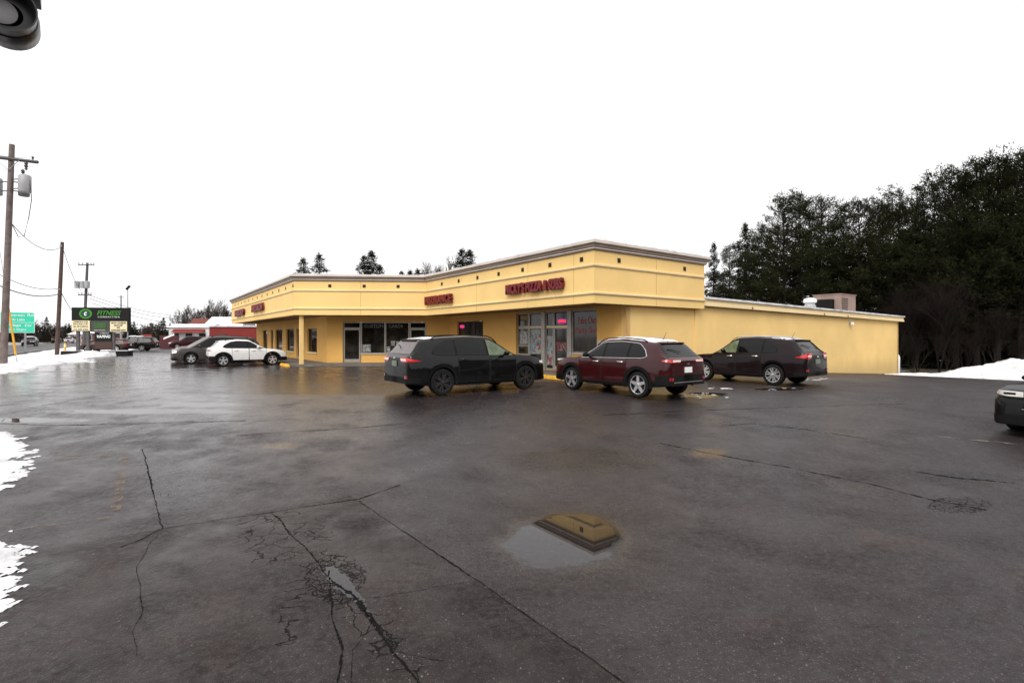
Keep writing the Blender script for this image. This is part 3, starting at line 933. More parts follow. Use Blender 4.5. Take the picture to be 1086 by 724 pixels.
        rough = n.m('MULTIPLY', rough, n.m('SUBTRACT', 1.0, n.m('MULTIPLY', wet, 0.97)))
    n.link(c, b.inputs['Base Color'])
    dry = n.m('ADD', n.m('ADD', n.m('MULTIPLY', n.step(patch, 0.35, 0.65), 0.3), 0.25), n.m('MULTIPLY', n.step(fine, 0.35, 0.65), 0.45))
    sp_ = n.m('SUBTRACT', 0.56, n.m('MULTIPLY', dry, 0.50))
    if wet is not None:
        sp_ = n.m('SUBTRACT', sp_, n.m('MULTIPLY', old, 0.10))
        sp_ = n.m('MAXIMUM', sp_, n.m('MAXIMUM', n.m('MULTIPLY', wet, 0.27), n.m('MULTIPLY', sheen, 1.0)))
        sp_ = n.m('MULTIPLY', sp_, n.m('SUBTRACT', 1.0, crackm))
        sp_ = n.m('MAXIMUM', sp_, 0.02)
    n.link(sp_, b.inputs['Specular IOR Level'])
    n.link(n.m('MAXIMUM', rough, 0.015), b.inputs['Roughness'])
    bn = n.new('ShaderNodeBump'); bn.inputs['Distance'].default_value = 0.010
    hh = n.m('ADD', n.m('MULTIPLY', fine, 0.7), n.m('MULTIPLY', vor.outputs['Distance'], 0.7))
    if crackm is not None: hh = n.m('SUBTRACT', hh, n.m('MULTIPLY', crackm, 2.0))
    n.link(hh, bn.inputs['Height'])
    if wet is not None: n.link(n.m('MULTIPLY', n.m('SUBTRACT', 0.65, n.m('MULTIPLY', wet, 0.65)), n.m('SUBTRACT', 1.0, n.m('MULTIPLY', sheen, 0.8))), bn.inputs['Strength'])
    else: bn.inputs['Strength'].default_value = 0.5
    n.link(bn.outputs[0], b.inputs['Normal'])
    return m


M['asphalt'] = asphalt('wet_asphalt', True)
M['road'] = asphalt('road_asphalt', False)


def field_material():
    m, n, b = mat_base('snowy_grass')
    tc = n.new('ShaderNodeNewGeometry').outputs['Position']
    f = n.noise(tc, 0.15, 8, 0.7); g = n.noise(tc, 3.0, 6, 0.7)
    grass = n.ramp(g, [(0.3, (0.05, 0.042, 0.025)), (0.7, (0.12, 0.10, 0.06))])
    n.link(n.mix(n.step(n.m('ADD', f, n.m('MULTIPLY', g, 0.15)), 0.50, 0.56), (0.84, 0.85, 0.87), grass), b.inputs['Base Color'])
    b.inputs['Roughness'].default_value = 0.85
    return m


M['field'] = field_material()


def sheet(name, poly, z, mat, cell=2.0, kind='structure'):
    """flat sheet following the ground, cut to a polygon"""
    import bmesh
    bm = bmesh.new()
    xs = [p[0] for p in poly]; ys = [p[1] for p in poly]
    vs = [bm.verts.new((p[0], p[1], 0)) for p in poly]
    bm.faces.new(vs)
    x = min(xs) + cell
    while x < max(xs):
        g = bm.verts[:] + bm.edges[:] + bm.faces[:]
        bmesh.ops.bisect_plane(bm, geom=g, plane_co=(x, 0, 0), plane_no=(1, 0, 0)); x += cell
    y = min(ys) + cell
    while y < max(ys):
        g = bm.verts[:] + bm.edges[:] + bm.faces[:]
        bmesh.ops.bisect_plane(bm, geom=g, plane_co=(0, y, 0), plane_no=(0, 1, 0)); y += cell
    for v in bm.verts: v.co.z = hgt(v.co.x, v.co.y) + z
    bmesh.ops.recalc_face_normals(bm, faces=bm.faces[:])
    me = bpy.data.meshes.new(name); bm.to_mesh(me); bm.free()
    if me.polygons and me.polygons[0].normal.z < 0: me.flip_normals()
    me.materials.append(mat)
    o = bpy.data.objects.new(name, me); col.objects.link(o)
    if kind: tag(o, kind=kind)
    return o


# big base sheet reaching the horizon
mb = MB()
gx = [-1500, -700, -350, -200, -120] + [q * 4.0 for q in range(-24, 25)] + [120, 200, 350, 700, 1500]
gy = sorted([-300, -100, 7, 15] + [q * 4.0 for q in range(-8, 26)]) + [120, 160, 240, 400, 800, 1600]
vs = [(x, y, hgt(x, y) - 0.06) for x in gx for y in gy]
ny_ = len(gy)
mb.add(vs, [(i * ny_ + j, (i + 1) * ny_ + j, (i + 1) * ny_ + j + 1, i * ny_ + j + 1) for i in range(len(gx) - 1) for j in range(ny_ - 1)])
tag(mb.build('ground', M['field']), kind='structure')
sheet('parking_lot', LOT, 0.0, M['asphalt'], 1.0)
p0 = Vector((-30.6, 30.8)); nl = Vector((-0.809, -0.588))
ra = p0 + nl * 3.2; rb = p0 + nl * 14.5
sheet('road', [tuple(ra - U * 130), tuple(ra + U * 420), tuple(rb + U * 420), tuple(rb - U * 130)], 0.0, M['road'], 40)
M['line_white'] = simple('road_paint', (0.45, 0.44, 0.42), 0.7, var=0.4, scale=2)
mbl = MB()
for off in (3.9, 13.8):
    a = p0 + nl * off; q = a + nl * 0.12
    mbl.add([(*(a - U * 120), 0.008), (*(a + U * 300), 0.008), (*(q + U * 300), 0.008), (*(q - U * 120), 0.008)], [(0, 1, 2, 3)])
tag(mbl.build('road_marking', M['line_white']), kind='structure')

# snow strip between the lot and the road, with ploughed heaps
SP = [(-60.5, 83), (-52, 70), (-37.5, 49.5), (-34.0, 41.0), (-28.6, 34.8), (-28.5, 31.0), (-23.0, 23.2), (-34, 20)]
strip_poly = SP + [tuple(p0 + nl * 2.2 - U * 22), tuple(p0 + nl * 2.4 + U * 62)]


def strip_h(x, y):
    d = poly_sd(strip_poly, x, y) + 0.8 * fbm(x, y, 0.7, 4, 5)
    if d < -0.5: return -1
    h = min(0.07, d * 0.08) + 0.07 * fbm(x, y, 0.6, 5, 6) + 0.03 * fbm(x, y, 3, 3, 66)
    for (cx, cy, rr, hh) in HEAPS:
        q = math.hypot(x - cx, y - cy) / rr
        if q < 1: h += hh * (1 - q * q) ** 2 * (1 + 0.5 * fbm(x, y, 1.5, 4, 7))
    e = fbm(x, y, 0.35, 3, 9)
    if e < -0.10: h -= 0.25 * (-0.10 - e) * 4
    return h


HEAPS = [(-36.0, 44.6, 2.3, 0.42), (-34.2, 45.6, 1.8, 0.36), (-32.9, 43.4, 1.6, 0.2), (-38.5, 46.5, 2.0, 0.35), (-29.5, 32.5, 2.5, 0.2), (-26, 26, 3, 0.15)]
snow_field('snow_strip', -66, -22, 19, 90, 0.25, strip_h)
# bank far ahead at the end of the lot
def bank2(x, y):
    d = poly_sd([(-58, 84), (-44, 74), (-38, 82), (-50, 98), (-66, 100)], x, y) + 1.5 * fbm(x, y, 0.4, 4, 11)
    return min(0.5, d * 0.2) + 0.12 * fbm(x, y, 0.8, 3, 12) if d > -1 else -1


snow_field('snow_bank', -70, -34, 70, 104, 0.4, bank2)
# big ploughed bank on the right in front of the pines
def bankR(x, y):
    # runs along the end of the lot
    c0 = Vector((24.6, 33.4)); d = Vector((0.985, -0.17))
    q = Vector((x, y)) - c0; t = q.dot(d); w = abs(q.x * -d.y + q.y * d.x)
    amp = interp([(0, 0.0), (0.6, 0.12), (3.0, 0.22), (5.0, 0.75), (6.6, 1.2), (8.5, 1.28), (10.5, 1.05), (14, 1.3), (22, 1.1), (30, 0.9), (34, 0)], t)
    hw = 0.6 + 1.5 * amp
    e = 1 - (w / hw) ** 2
    n_ = fbm(x, y, 0.9, 5, 13)
    return amp * max(-0.2, e) * (1 + 0.35 * n_) + 0.10 * fbm(x, y, 2.5, 4, 14) * (1 if e > 0 else 0.3) - (0.05 if e < 0 else 0.0)


snow_field('snow_bank', 24, 60, 24, 39, 0.15, bankR)

# ------------------------------------------------------------------ seams, cracks, painted lines on the lot
M['crack'] = simple('crack_filler', (0.005, 0.0042, 0.0042), 0.9, spec=0.1)


def ragged(mb, pts, w, seed, z=0.004, step=0.06, jit=0.5):
    rnd = random.Random(seed)
    out = []
    for a, b_ in zip(pts, pts[1:]):
        a = Vector(a); b_ = Vector(b_); L = (b_ - a).length; k = max(1, int(L / step))
        for i in range(k): out.append(a.lerp(b_, i / k))
    out.append(Vector(pts[-1]))
    vs = []; fs = []
    for i, p in enumerate(out):
        d = (out[min(i + 1, len(out) - 1)] - out[max(i - 1, 0)]).normalized(); q = Vector((-d.y, d.x))
        wob = (0.05 if jit > 0.6 else 0.012) * mnoise.noise(Vector((p.x * 2.2, p.y * 2.2, seed))) + 0.01 * mnoise.noise(Vector((p.x * 9, p.y * 9, seed)))
        ww = w * (1 - jit + 2 * jit * rnd.random())
        ww *= 0.30 + 0.8 * abs(mnoise.noise(Vector((p.x * 1.1, p.y * 1.1, seed + 5)))) * 1.6
        c = p + q * wob
        a = c + q * ww; b_ = c - q * ww
        vs += [(a.x, a.y, hgt(a.x, a.y) + z), (b_.x, b_.y, hgt(b_.x, b_.y) + z)]
    for i in range(len(out) - 1): fs.append((2 * i, 2 * i + 1, 2 * i + 3, 2 * i + 2))
    mb.add(vs, fs)


cm = MB()
ragged(cm, [gp(380, 531), gp(500, 611), gp(600, 680), gp(690, 742)], 0.010, 1, step=0.03)
ragged(cm, [gp(128, 580), gp(150, 572), gp(172, 560), gp(300, 541), gp(380, 529), gp(424, 514)], 0.010, 2, step=0.04)
ragged(cm, [gp(151, 476), gp(160, 510), gp(172, 560)], 0.012, 3, step=0.04)
ragged(cm, [gp(290, 544), gp(345, 606), gp(395, 655), gp(445, 735)], 0.015, 4, step=0.02, jit=0.8)
ragged(cm, [gp(348, 605), gp(352, 650), gp(362, 690), gp(357, 730)], 0.009, 5, step=0.02, jit=0.8)
ragged(cm, [gp(395, 632), gp(440, 626), gp(495, 617)], 0.003, 6, step=0.02, jit=0.8)
ragged(cm, [gp(250, 462), gp(300, 458), gp(360, 455), gp(430, 449)], 0.018, 7, step=0.08)
ragged(cm, [gp(0, 449), gp(60, 451), gp(150, 449), gp(260, 446)], 0.02, 8, step=0.1)
ragged(cm, [gp(700, 470), gp(770, 484), gp(850, 498), gp(930, 515), gp(1046, 541)], 0.02, 9, step=0.06, jit=0.8)
ragged(cm, [gp(760, 452), gp(800, 449), gp(850, 455), gp(920, 465)], 0.014, 10, step=0.08, jit=0.8)
ragged(cm, [gp(640, 440), gp(720, 436), gp(830, 432), gp(960, 428)], 0.016, 11, step=0.1, jit=0.8)
ragged(cm, [gp(20, 412), gp(120, 404), gp(230, 398)], 0.02, 12, step=0.15, jit=0.8)
ragged(cm, [gp(172, 560), gp(145, 600), gp(150, 650), gp(140, 700)], 0.004, 13, step=0.03, jit=0.9)
ragged(cm, [gp(970, 500), gp(1020, 507), gp(1076, 512)], 0.02, 14, step=0.05, jit=0.9)
ragged(cm, [gp(395, 655), gp(372, 690), gp(375, 735)], 0.004, 15, step=0.02, jit=0.9)
ragged(cm, [gp(390, 645), gp(420, 690), gp(470, 700)], 0.003, 16, step=0.02, jit=0.9)
tag(cm.build('pavement_crack', M['crack']), kind='structure')


# grit and small stones lying along the cracks and all over the near lot
rg = random.Random(9); gm_ = MB()
lines_ = [(gp(290, 544), gp(345, 606)), (gp(345, 606), gp(395, 655)), (gp(395, 655), gp(445, 735)), (gp(172, 560), gp(380, 529)), (gp(380, 531), gp(690, 742)), (gp(151, 476), gp(172, 560)), (gp(335, 590), gp(365, 620))]
for k in range(1500):
    if k < 800:
        a_, b_ = rg.choice(lines_); q = a_.lerp(b_, rg.random()) + Vector((rg.gauss(0, 0.07), rg.gauss(0, 0.07)))
    else: q = gp(rg.uniform(-20, 1100), 430 + 300 * rg.random() ** 0.8)
    r_ = 0.003 + 0.007 * rg.random() ** 3; z_ = hgt(q.x, q.y)
    vs_ = [(q.x + r_ * math.cos(t) * rg.uniform(.7, 1.3), q.y + r_ * math.sin(t) * rg.uniform(.7, 1.3), z_) for t in (0, 1.25, 2.5, 3.8, 5.0)] + [(q.x, q.y, z_ + r_ * 1.1)]
    gm_.add(vs_, [(0, 1, 5), (1, 2, 5), (2, 3, 5), (3, 4, 5), (4, 0, 5)])
tag(gm_.build('gravel', simple('loose_grit', (0.09, 0.08, 0.072), 0.8, var=0.8, scale=8)), 'loose grit scattered along the cracks of the wet lot', 'gravel', kind='stuff')


def worn_paint(name, c):
    m, n, b = mat_base(name)
    tc = n.new('ShaderNodeNewGeometry').outputs['Position']
    f = n.noise(tc, 6, 8, 0.8)
    tr = n.new('ShaderNodeBsdfTransparent'); mixs = n.new('ShaderNodeMixShader')
    b.inputs['Base Color'].default_value = (*c, 1); b.inputs['Roughness'].default_value = 0.6
    out = m.node_tree.nodes['Material Output']
    n.link(n.m('MULTIPLY', n.step(f, 0.46, 0.60), 0.5), mixs.inputs[0]); n.link(tr.outputs[0], mixs.inputs[1]); n.link(b.outputs[0], mixs.inputs[2]); n.link(mixs.outputs[0], out.inputs[0])
    return m


M['yline'] = worn_paint('worn_yellow_paint', (0.20, 0.13, 0.06))
M['wline'] = worn_paint('worn_white_paint', (0.28, 0.26, 0.24))


def stripe(mb, a, b_, w, z=0.008):
    a = Vector(a); b_ = Vector(b_); d = (b_ - a).normalized(); q = Vector((-d.y, d.x)) * w / 2
    k = max(1, int((b_ - a).length / 0.5)); vs = []; fs = []
    for i in range(k + 1):
        p = a.lerp(b_, i / k)
        for s_ in (q, -q):
            t = p + s_; vs.append((t.x, t.y, hgt(t.x, t.y) + z))
    for i in range(k): fs.append((2 * i, 2 * i + 1, 2 * i + 3, 2 * i + 2))
    mb.add(vs, fs)


ym = MB()
stripe(ym, gp(132, 478), gp(122, 545), 0.12)
stripe(ym, gp(8, 561), gp(62, 556), 0.09)
stripe(ym, gp(62, 556), gp(116, 549), 0.08)
stripe(ym, gp(60, 487), gp(118, 483), 0.08)
for k in range(5):       # stalls along the street front
    a = K - V * 0.9 + U * (0.2 + 2.8 * k)
    stripe(ym, a, a - V * 5.2, 0.10)
for k in range(6):       # stalls along the side wall
    a = K + V * (3.4 + 2.75 * k) - U * 1.2
    stripe(ym, a, a - U * 5.0, 0.10)
for k in range(8):
    a = Vector((-12.55, 29.5)) - V * 0.9 + U * (1.0 + 2.8 * k)
    stripe(ym, a, a - V * 5.2, 0.10)
tag(ym.build('parking_line', M['yline']), kind='structure')
ym = MB()
stripe(ym, gp(975, 461), gp(1100, 473), 0.10)
stripe(ym, gp(20, 416), gp(150, 412), 0.12)
tag(ym.build('parking_line', M['wline']), kind='structure')
# slush beside the parked cars
def slush(cx, cy, rx, ry, seed):
    return lambda x, y: (1 - ((x - cx) / rx) ** 2 - ((y - cy) / ry) ** 2) * 0.01 + 0.03 * fbm(x, y, 4.0, 5, seed) - 0.016


for i, (px, py, w, d) in enumerate([(740, 419, 1.3, 0.6), (862, 402, 1.2, 0.9), (547, 421, 0.6, 0.3), (835, 411, 0.5, 0.4), (655, 412, 0.8, 0.3), (768, 412, 1.0, 0.5)]):
    c_ = gp(px, py)
    snow_field('slush_patch', c_.x - w, c_.x + w, c_.y - d, c_.y + d, 0.04, slush(c_.x, c_.y, w, d, 20 + i))

# water lying in the pothole of the long crack
m, n_, b = mat_base('puddle_water')
b.inputs['Base Color'].default_value = (0.012, 0.010, 0.010, 1); b.inputs['Roughness'].default_value = 0.06; b.inputs['Specular IOR Level'].default_value = 0.4
wm = MB(); pts = []
for k, (px, py) in enumerate([(346, 601), (353, 600), (358, 606), (366, 609), (373, 617), (380, 628), (388, 640), (395, 653), (389, 650), (380, 641), (371, 632), (360, 625), (352, 619), (349, 612), (345, 608)]):
    q = gp(px, py); pts.append(Vector((q.x, q.y)))
shore = []
for a_, b_ in zip(pts, pts[1:] + pts[:1]):
    for t in range(8):
        q = a_.lerp(b_, t / 8); w_ = 0.022 * mnoise.noise(Vector((q.x * 16, q.y * 16, 1))) + 0.010 * mnoise.noise(Vector((q.x * 50, q.y * 50, 4)))
        nrm_ = Vector(((b_ - a_).y, -(b_ - a_).x)).normalized(); q = q + nrm_ * (w_ * 1.6 - 0.006); shore.append((q.x, q.y, hgt(q.x, q.y) + 0.003))
wm.add(shore, [tuple(range(len(shore)))[::-1]]); tag(wm.build('puddle', m), kind='structure')

# ------------------------------------------------------------------ the plaza building
def stucco(name, c, streak=0.25):
    m, n, b = mat_base(name)
    tc = n.new('ShaderNodeNewGeometry').outputs['Position']
    mp = n.new('ShaderNodeMapping'); mp.inputs['Scale'].default_value = (1.5, 1.5, 0.25); n.link(tc, mp.inputs[0])
    f = n.noise(mp.outputs[0], 1.2, 6, 0.65); g = n.noise(tc, 0.5, 4)
    sp = n.new('ShaderNodeSeparateXYZ'); n.link(tc, sp.inputs[0])
    base = n.mix(n.step(g, 0.3, 0.7), tuple(x * 0.94 for x in c), tuple(min(1, x * 1.04) for x in c))
    base = n.mix(n.m('MULTIPLY', n.step(f, 0.55, 0.8), streak), base, tuple(x * 0.62 for x in c))
    low = n.m('SUBTRACT', 1.0, n.step(n.m('ADD', sp.outputs[2], n.m('MULTIPLY', n.m('SUBTRACT', f, 0.5), 0.8)), -0.7, 0.45))
    base = n.mix(n.m('MULTIPLY', low, 0.35), base, (0.28, 0.20, 0.10))
    big_ = n.noise(tc, 0.22, 3); base = n.mix(n.m('MULTIPLY', n.step(big_, 0.5, 0.6), 0.10), base, tuple(x * 0.8 for x in c))
    n.link(base, b.inputs['Base Color']); b.inputs['Roughness'].default_value = 0.85
    bn = n.new('ShaderNodeBump'); bn.inputs['Strength'].default_value = 0.25; bn.inputs['Distance'].default_value = 0.01
    n.link(n.noise(tc, 45, 3), bn.inputs['Height']); n.link(bn.outputs[0], b.inputs['Normal'])
    return m


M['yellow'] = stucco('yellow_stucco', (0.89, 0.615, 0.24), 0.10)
M['yellow_wall_shaded'] = stucco('yellow_wall_shaded', (0.80, 0.46, 0.125), 0.22)  # same stucco with the canopy's shade put into its colour
M['trim'] = stucco('cream_trim', (0.88, 0.70, 0.40), 0.15)
M['cornice'] = simple('cornice_metal', (0.30, 0.235, 0.20), 0.5, var=0.15, scale=1.5)
M['cornice_light'] = simple('cornice_light_metal', (0.62, 0.56, 0.50), 0.5, var=0.12, scale=1.5)
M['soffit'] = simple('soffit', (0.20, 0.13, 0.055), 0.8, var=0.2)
M['alu'] = simple('aluminium_frame', (0.38, 0.36, 0.33), 0.4, metal=0.35, var=0.1)
M['dark_frame'] = simple('dark_frame', (0.09, 0.07, 0.05), 0.5)
M['vent_black'] = simple('vent_opening', (0.02, 0.010, 0.006), 0.8)
M['kerb_yellow'] = simple('yellow_kerb', (0.78, 0.42, 0.03), 0.6, var=0.3, scale=4)
M['concrete'] = simple('concrete', (0.13, 0.115, 0.10), 0.7, var=0.3, scale=2, bump=0.3)
M['roofing'] = simple('roof_membrane', (0.6, 0.6, 0.6), 0.8, var=0.3, scale=0.6)
M['paper'] = simple('white_paper', (0.55, 0.56, 0.55), 0.6, var=0.35, scale=9)
M['poster'] = simple('poster_blue', (0.28, 0.42, 0.48), 0.5, var=0.9, scale=6)
M['poster_red'] = simple('poster_red', (0.40, 0.05, 0.05), 0.5, var=0.8, scale=8)
M['letter'] = simple('maroon_letter', (0.15, 0.003, 0.007), 0.45, var=0.15)
M['letter_glass'] = simple('window_lettering', (0.20, 0.20, 0.18), 0.5)
M['letter_red'] = simple('window_red_lettering', (0.45, 0.05, 0.05), 0.5)
M['neon'] = simple('neon_red', (0.8, 0.02, 0.05), 0.4, emit=(1.0, 0.03, 0.08), es=2.2)


def store_glass():
    m, n, b = mat_base('shop_glass')
    tc = n.new('ShaderNodeNewGeometry').outputs['Position']
    f = n.noise(tc, 1.4, 5, 0.6); g = n.noise(tc, 6, 3)
    c = n.ramp(f, [(0.35, (0.006, 0.005, 0.004)), (0.55, (0.018, 0.014, 0.008)), (0.75, (0.055, 0.042, 0.025))])
    n.link(n.mix(n.m('MULTIPLY', n.step(g, 0.6, 0.7), 0.25), c, (0.08, 0.07, 0.05)), b.inputs['Base Color'])
    b.inputs['Roughness'].default_value = 0.06
    return m


M['shop_glass'] = store_glass()

Hc = Vector((-27.1, 49.5)); Ic = Vector((-12.55, 29.5)); Jc = Vector((-5.05, 30.13)); Lc = K + 6.97 * V
mall = empty('strip_mall', (K.x, K.y, 0), 0, 'long yellow stucco shop plaza with deep canopy fascia and low rear wing', 'building')
MO = (K.x, K.y, 0)
path = [Hc + V * 8, Hc, Ic, Jc, K, Lc, Lc + U * 9]


def sweep(path, prof, mb, mi=0, closed=True):
    """profile (outward offset, z) swept along the path, outward = right hand side of travel"""
    n = len(path); rows = []
    for i in range(n):
        if i == 0: d = (path[1] - path[0]).normalized(); nn = Vector((d.y, -d.x)); k = 1
        elif i == n - 1: d = (path[-1] - path[-2]).normalized(); nn = Vector((d.y, -d.x)); k = 1
        else:
            d0 = (path[i] - path[i - 1]).normalized(); d1 = (path[i + 1] - path[i]).normalized()
            n0 = Vector((d0.y, -d0.x)); n1 = Vector((d1.y, -d1.x)); nn = (n0 + n1).normalized(); k = 1 / max(0.3, nn.dot(n0))
        rows.append([(path[i].x + nn.x * o * k, path[i].y + nn.y * o * k, z) for (o, z) in prof])
    m_ = len(prof); vs = [p for r_ in rows for p in r_]; fs = []
    for i in range(n - 1):
        for j in range(m_ if closed else m_ - 1):
            j2 = (j + 1) % m_
            fs.append((i * m_ + j, i * m_ + j2, (i + 1) * m_ + j2, (i + 1) * m_ + j))
    if closed: fs.append(tuple(range(m_))[::-1]); fs.append(tuple((n - 1) * m_ + j for j in range(m_)))
    mb.add(vs, fs, mi)


mb = MB(); sweep(path, [(0, 2.96), (0, 4.92), (-0.28, 4.92), (-0.28, 2.96)], mb)
fascia = mb.build('fascia', M['yellow'], mall, off=MO)
mb = MB()
for z in (3.32, 4.36):
    sweep(path, [(0.004, z - 0.05), (0.03, z - 0.045), (0.055, z - 0.01), (0.06, z + 0.04), (0.004, z + 0.06)], mb)
mb.build('ledge', M['trim'], fascia, off=(0, 0, 0))
# vertical control joints
mb = MB()
frC = Frame(K, U, -V); frD = Frame(K, V, -U); frA = Frame(Ic, U, -V)
dB = (Jc - Ic).normalized(); nBo = Vector((dB.y, -dB.x)); frB = Frame(Ic, dB, nBo)
lenB = (Jc - Ic).length; lenC = (Jc - K).length; lenA = (Hc - Ic).length
for fr, aa in ((frC, (1.1, 4.0, 8.2)), (frB, (3.75,)), (frA, (6, 12, 18)), (frD, (3.6,))):
    for a in aa:
        for (z0, z1) in ((2.965, 3.27), (3.42, 4.31), (4.46, 4.90)): fr.box(mb, a - 0.008, a + 0.008, 0.0, 0.003, z0, z1)
mb.build('control_joint', simple('joint', (0.45, 0.28, 0.09), 0.8), fascia, off=(0, 0, 0))
mb = MB(); sweep(path, [(0.003, 4.925), (0.05, 4.925), (0.07, 4.96), (0.07, 5.02), (0.12, 5.05), (0.135, 5.12), (0.19, 5.15), (0.20, 5.24), (0.20, 5.27), (-0.35, 5.27), (-0.35, 4.925)], mb)
corn = mb.build('cornice', M['cornice'], mall, off=MO)
mb = MB(); sweep(path, [(0.203, 5.17), (0.215, 5.17), (0.215, 5.275), (-0.36, 5.275), (-0.36, 5.273), (0.203, 5.273)], mb)
sweep(path, [(0.073, 4.975), (0.09, 4.975), (0.09, 5.015), (0.073, 5.015)], mb)
mb.build('drip_edge', M['cornice_light'], corn, off=(0, 0, 0))
# snow lying on the parapet
mb = MB(); rnd = random.Random(4)
full = []
for a, b_ in zip(path[1:-1], path[2:-1]):
    k = int((b_ - a).length / 0.25)
    full += [(a.lerp(b_, i / k), (b_ - a).normalized()) for i in range(k)]
for q, d in full:
    if mnoise.noise(Vector((q.x * 0.5, q.y * 0.5, 2))) > -0.25:
        nn = Vector((-d.y, d.x)); c_ = q + nn * 0.06
        hh = 0.02 + 0.035 * rnd.random()
        Frame(c_, d, nn).box(mb, -0.13, 0.13, -0.20, 0.24, 5.276, 5.28 + hh)
tag(mb.build('parapet_snow', M['snow'], mall, off=MO), kind='stuff')
# vents
def vent(fr, a):
    m_ = MB(); fr.box(m_, a - 0.085, a + 0.085, 0.002, 0.02, 4.56, 4.73); m_.build('vent', M['vent_black'], mall, off=MO)


for k in range(7): vent(frC, 0.65 + 1.86 * k)
for a in (1.35, 5.5): vent(frD, a)
for a in (2.0, 3.95, 5.9): vent(frB, a)
for k in range(13): vent(frA, 0.25 + 1.86 * k)

# wall lines
def isect(p, d, q, e):
    det = d.x * -e.y + d.y * e.x
    r_ = q - p
    t = (r_.x * -e.y + r_.y * e.x) / det
    return p + d * t


A0 = Ic + 2.1 * V
B0 = Ic - nBo * 1.85
Mc = isect(A0, U, B0, dB)
Nc = isect(B0, dB, Wc, U)
Aend = A0 + U * 24.3
Ec = Wc + V * 29.8
frWA = Frame(Mc, U, -V); frWB = Frame(Mc, dB, nBo); frWC = Frame(Wc, U, -V); frWD = Frame(Wc, V, -U)
lWA = (Aend - Mc).length; lWB = (Nc - Mc).length; lWC = (Nc - Wc).length
ZW = 3.0


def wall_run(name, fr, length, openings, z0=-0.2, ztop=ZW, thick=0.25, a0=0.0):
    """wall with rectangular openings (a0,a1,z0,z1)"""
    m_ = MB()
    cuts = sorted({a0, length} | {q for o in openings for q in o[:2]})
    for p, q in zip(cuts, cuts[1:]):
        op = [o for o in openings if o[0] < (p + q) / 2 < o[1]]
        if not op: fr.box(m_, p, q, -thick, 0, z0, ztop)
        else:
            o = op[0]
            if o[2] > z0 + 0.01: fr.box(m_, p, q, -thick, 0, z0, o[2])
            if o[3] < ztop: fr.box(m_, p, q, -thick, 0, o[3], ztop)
    return m_.build(name, M['yellow_wall_shaded'], mall, off=MO)


glass_jobs = []
opA = [(2.2, 4.5, 0.68, 2.25), (6.55, 7.6, 0.12, 2.3), (8.3, 10.8, 0.6, 2.3), (12.2, 14.7, 0.3, 2.3), (15.7, 16.7, 0.12, 2.3), (18.2, 20.2, 0.6, 2.3)]
opB = [(0.97, lWB - 0.62, 0.12, 2.62)]
opC = [(1.62, 7.42, 0.12, 2.92), (10.55, 13.5, 0.12, 2.62)]
opB = [(0.95, 6.05, 0.12, 2.62)]
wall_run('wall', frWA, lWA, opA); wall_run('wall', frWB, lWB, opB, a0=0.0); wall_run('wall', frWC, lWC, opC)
# sill walls under shop windows
mb = MB()
frWB.box(mb, 2.05, 5.0, -0.22, -0.03, 0.12, 0.62); frWC.box(mb, 1.65, 3.28, -0.22, -0.06, 0.12, 0.92); frWC.box(mb, 6.5, 7.40, -0.22, -0.06, 0.12, 0.75)
frWC.box(mb, 11.75, 13.45, -0.22, -0.05, 0.12, 0.7)
mb.build('sill_wall', M['yellow_wall_shaded'], mall, off=MO)
# side and rear walls, rear wing
ztA, ztB = 3.11, 2.78
m_ = MB()
def slab(fr, a0, a1, zt0, zt1, b0=-0.25, b1=0.0, zl0=-0.3, zl1=-2.2):
    c = [fr.pt(a0, b0, zl0), fr.pt(a1, b0, zl1), fr.pt(a1, b1, zl1), fr.pt(a0, b1, zl0), fr.pt(a0, b0, zt0), fr.pt(a1, b0, zt1), fr.pt(a1, b1, zt1), fr.pt(a0, b1, zt0)]
    f = [(0, 3, 2, 1), (4, 5, 6, 7), (0, 1, 5, 4), (1, 2, 6, 5), (2, 3, 7, 6), (3, 0, 4, 7)]
    return c, f
c, f = slab(frWD, 0.0, 4.9, 3.0, 3.0); m_.add(c, f)
m_.build('wall', M['yellow'], mall, off=MO)
m_ = MB(); c, f = slab(frWD, 4.903, 29.8, ztA + 0.03, ztB + 0.03, b1=0.0); m_.add(c, f); m_.build('wall', M['yellow'], mall, off=MO)
frE = Frame(Ec, U, V); m_ = MB(); c, f = slab(frE, 0.0, 17.5, ztB + 0.03, ztB + 0.03, b0=-0.25, b1=0.0, zl0=-2.2); m_.add(c, f); m_.build('wall', M['yellow'], mall, off=MO)
# thin pilaster at the joint of the wing
m_ = MB(); frWD.box(m_, 4.55, 4.86, 0.004, 0.05, -0.2, 2.95); m_.build('pilaster', M['yellow'], mall, off=MO)
# rear of the plaza
back = [Ec + U * 17.5, Nc + V * 12 + U * 8, Aend + V * 14, Aend]
m_ = MB()
for a, b_ in zip(back, back[1:]):
    d = (b_ - a).normalized(); Frame(a, d, (-d.y, d.x)).box(m_, 0, (b_ - a).length - 0.01, 0, 0.2, -2.2 if a is back[0] else -0.3, 2.9)
m_.build('wall', M['yellow_wall_shaded'], mall, off=MO)
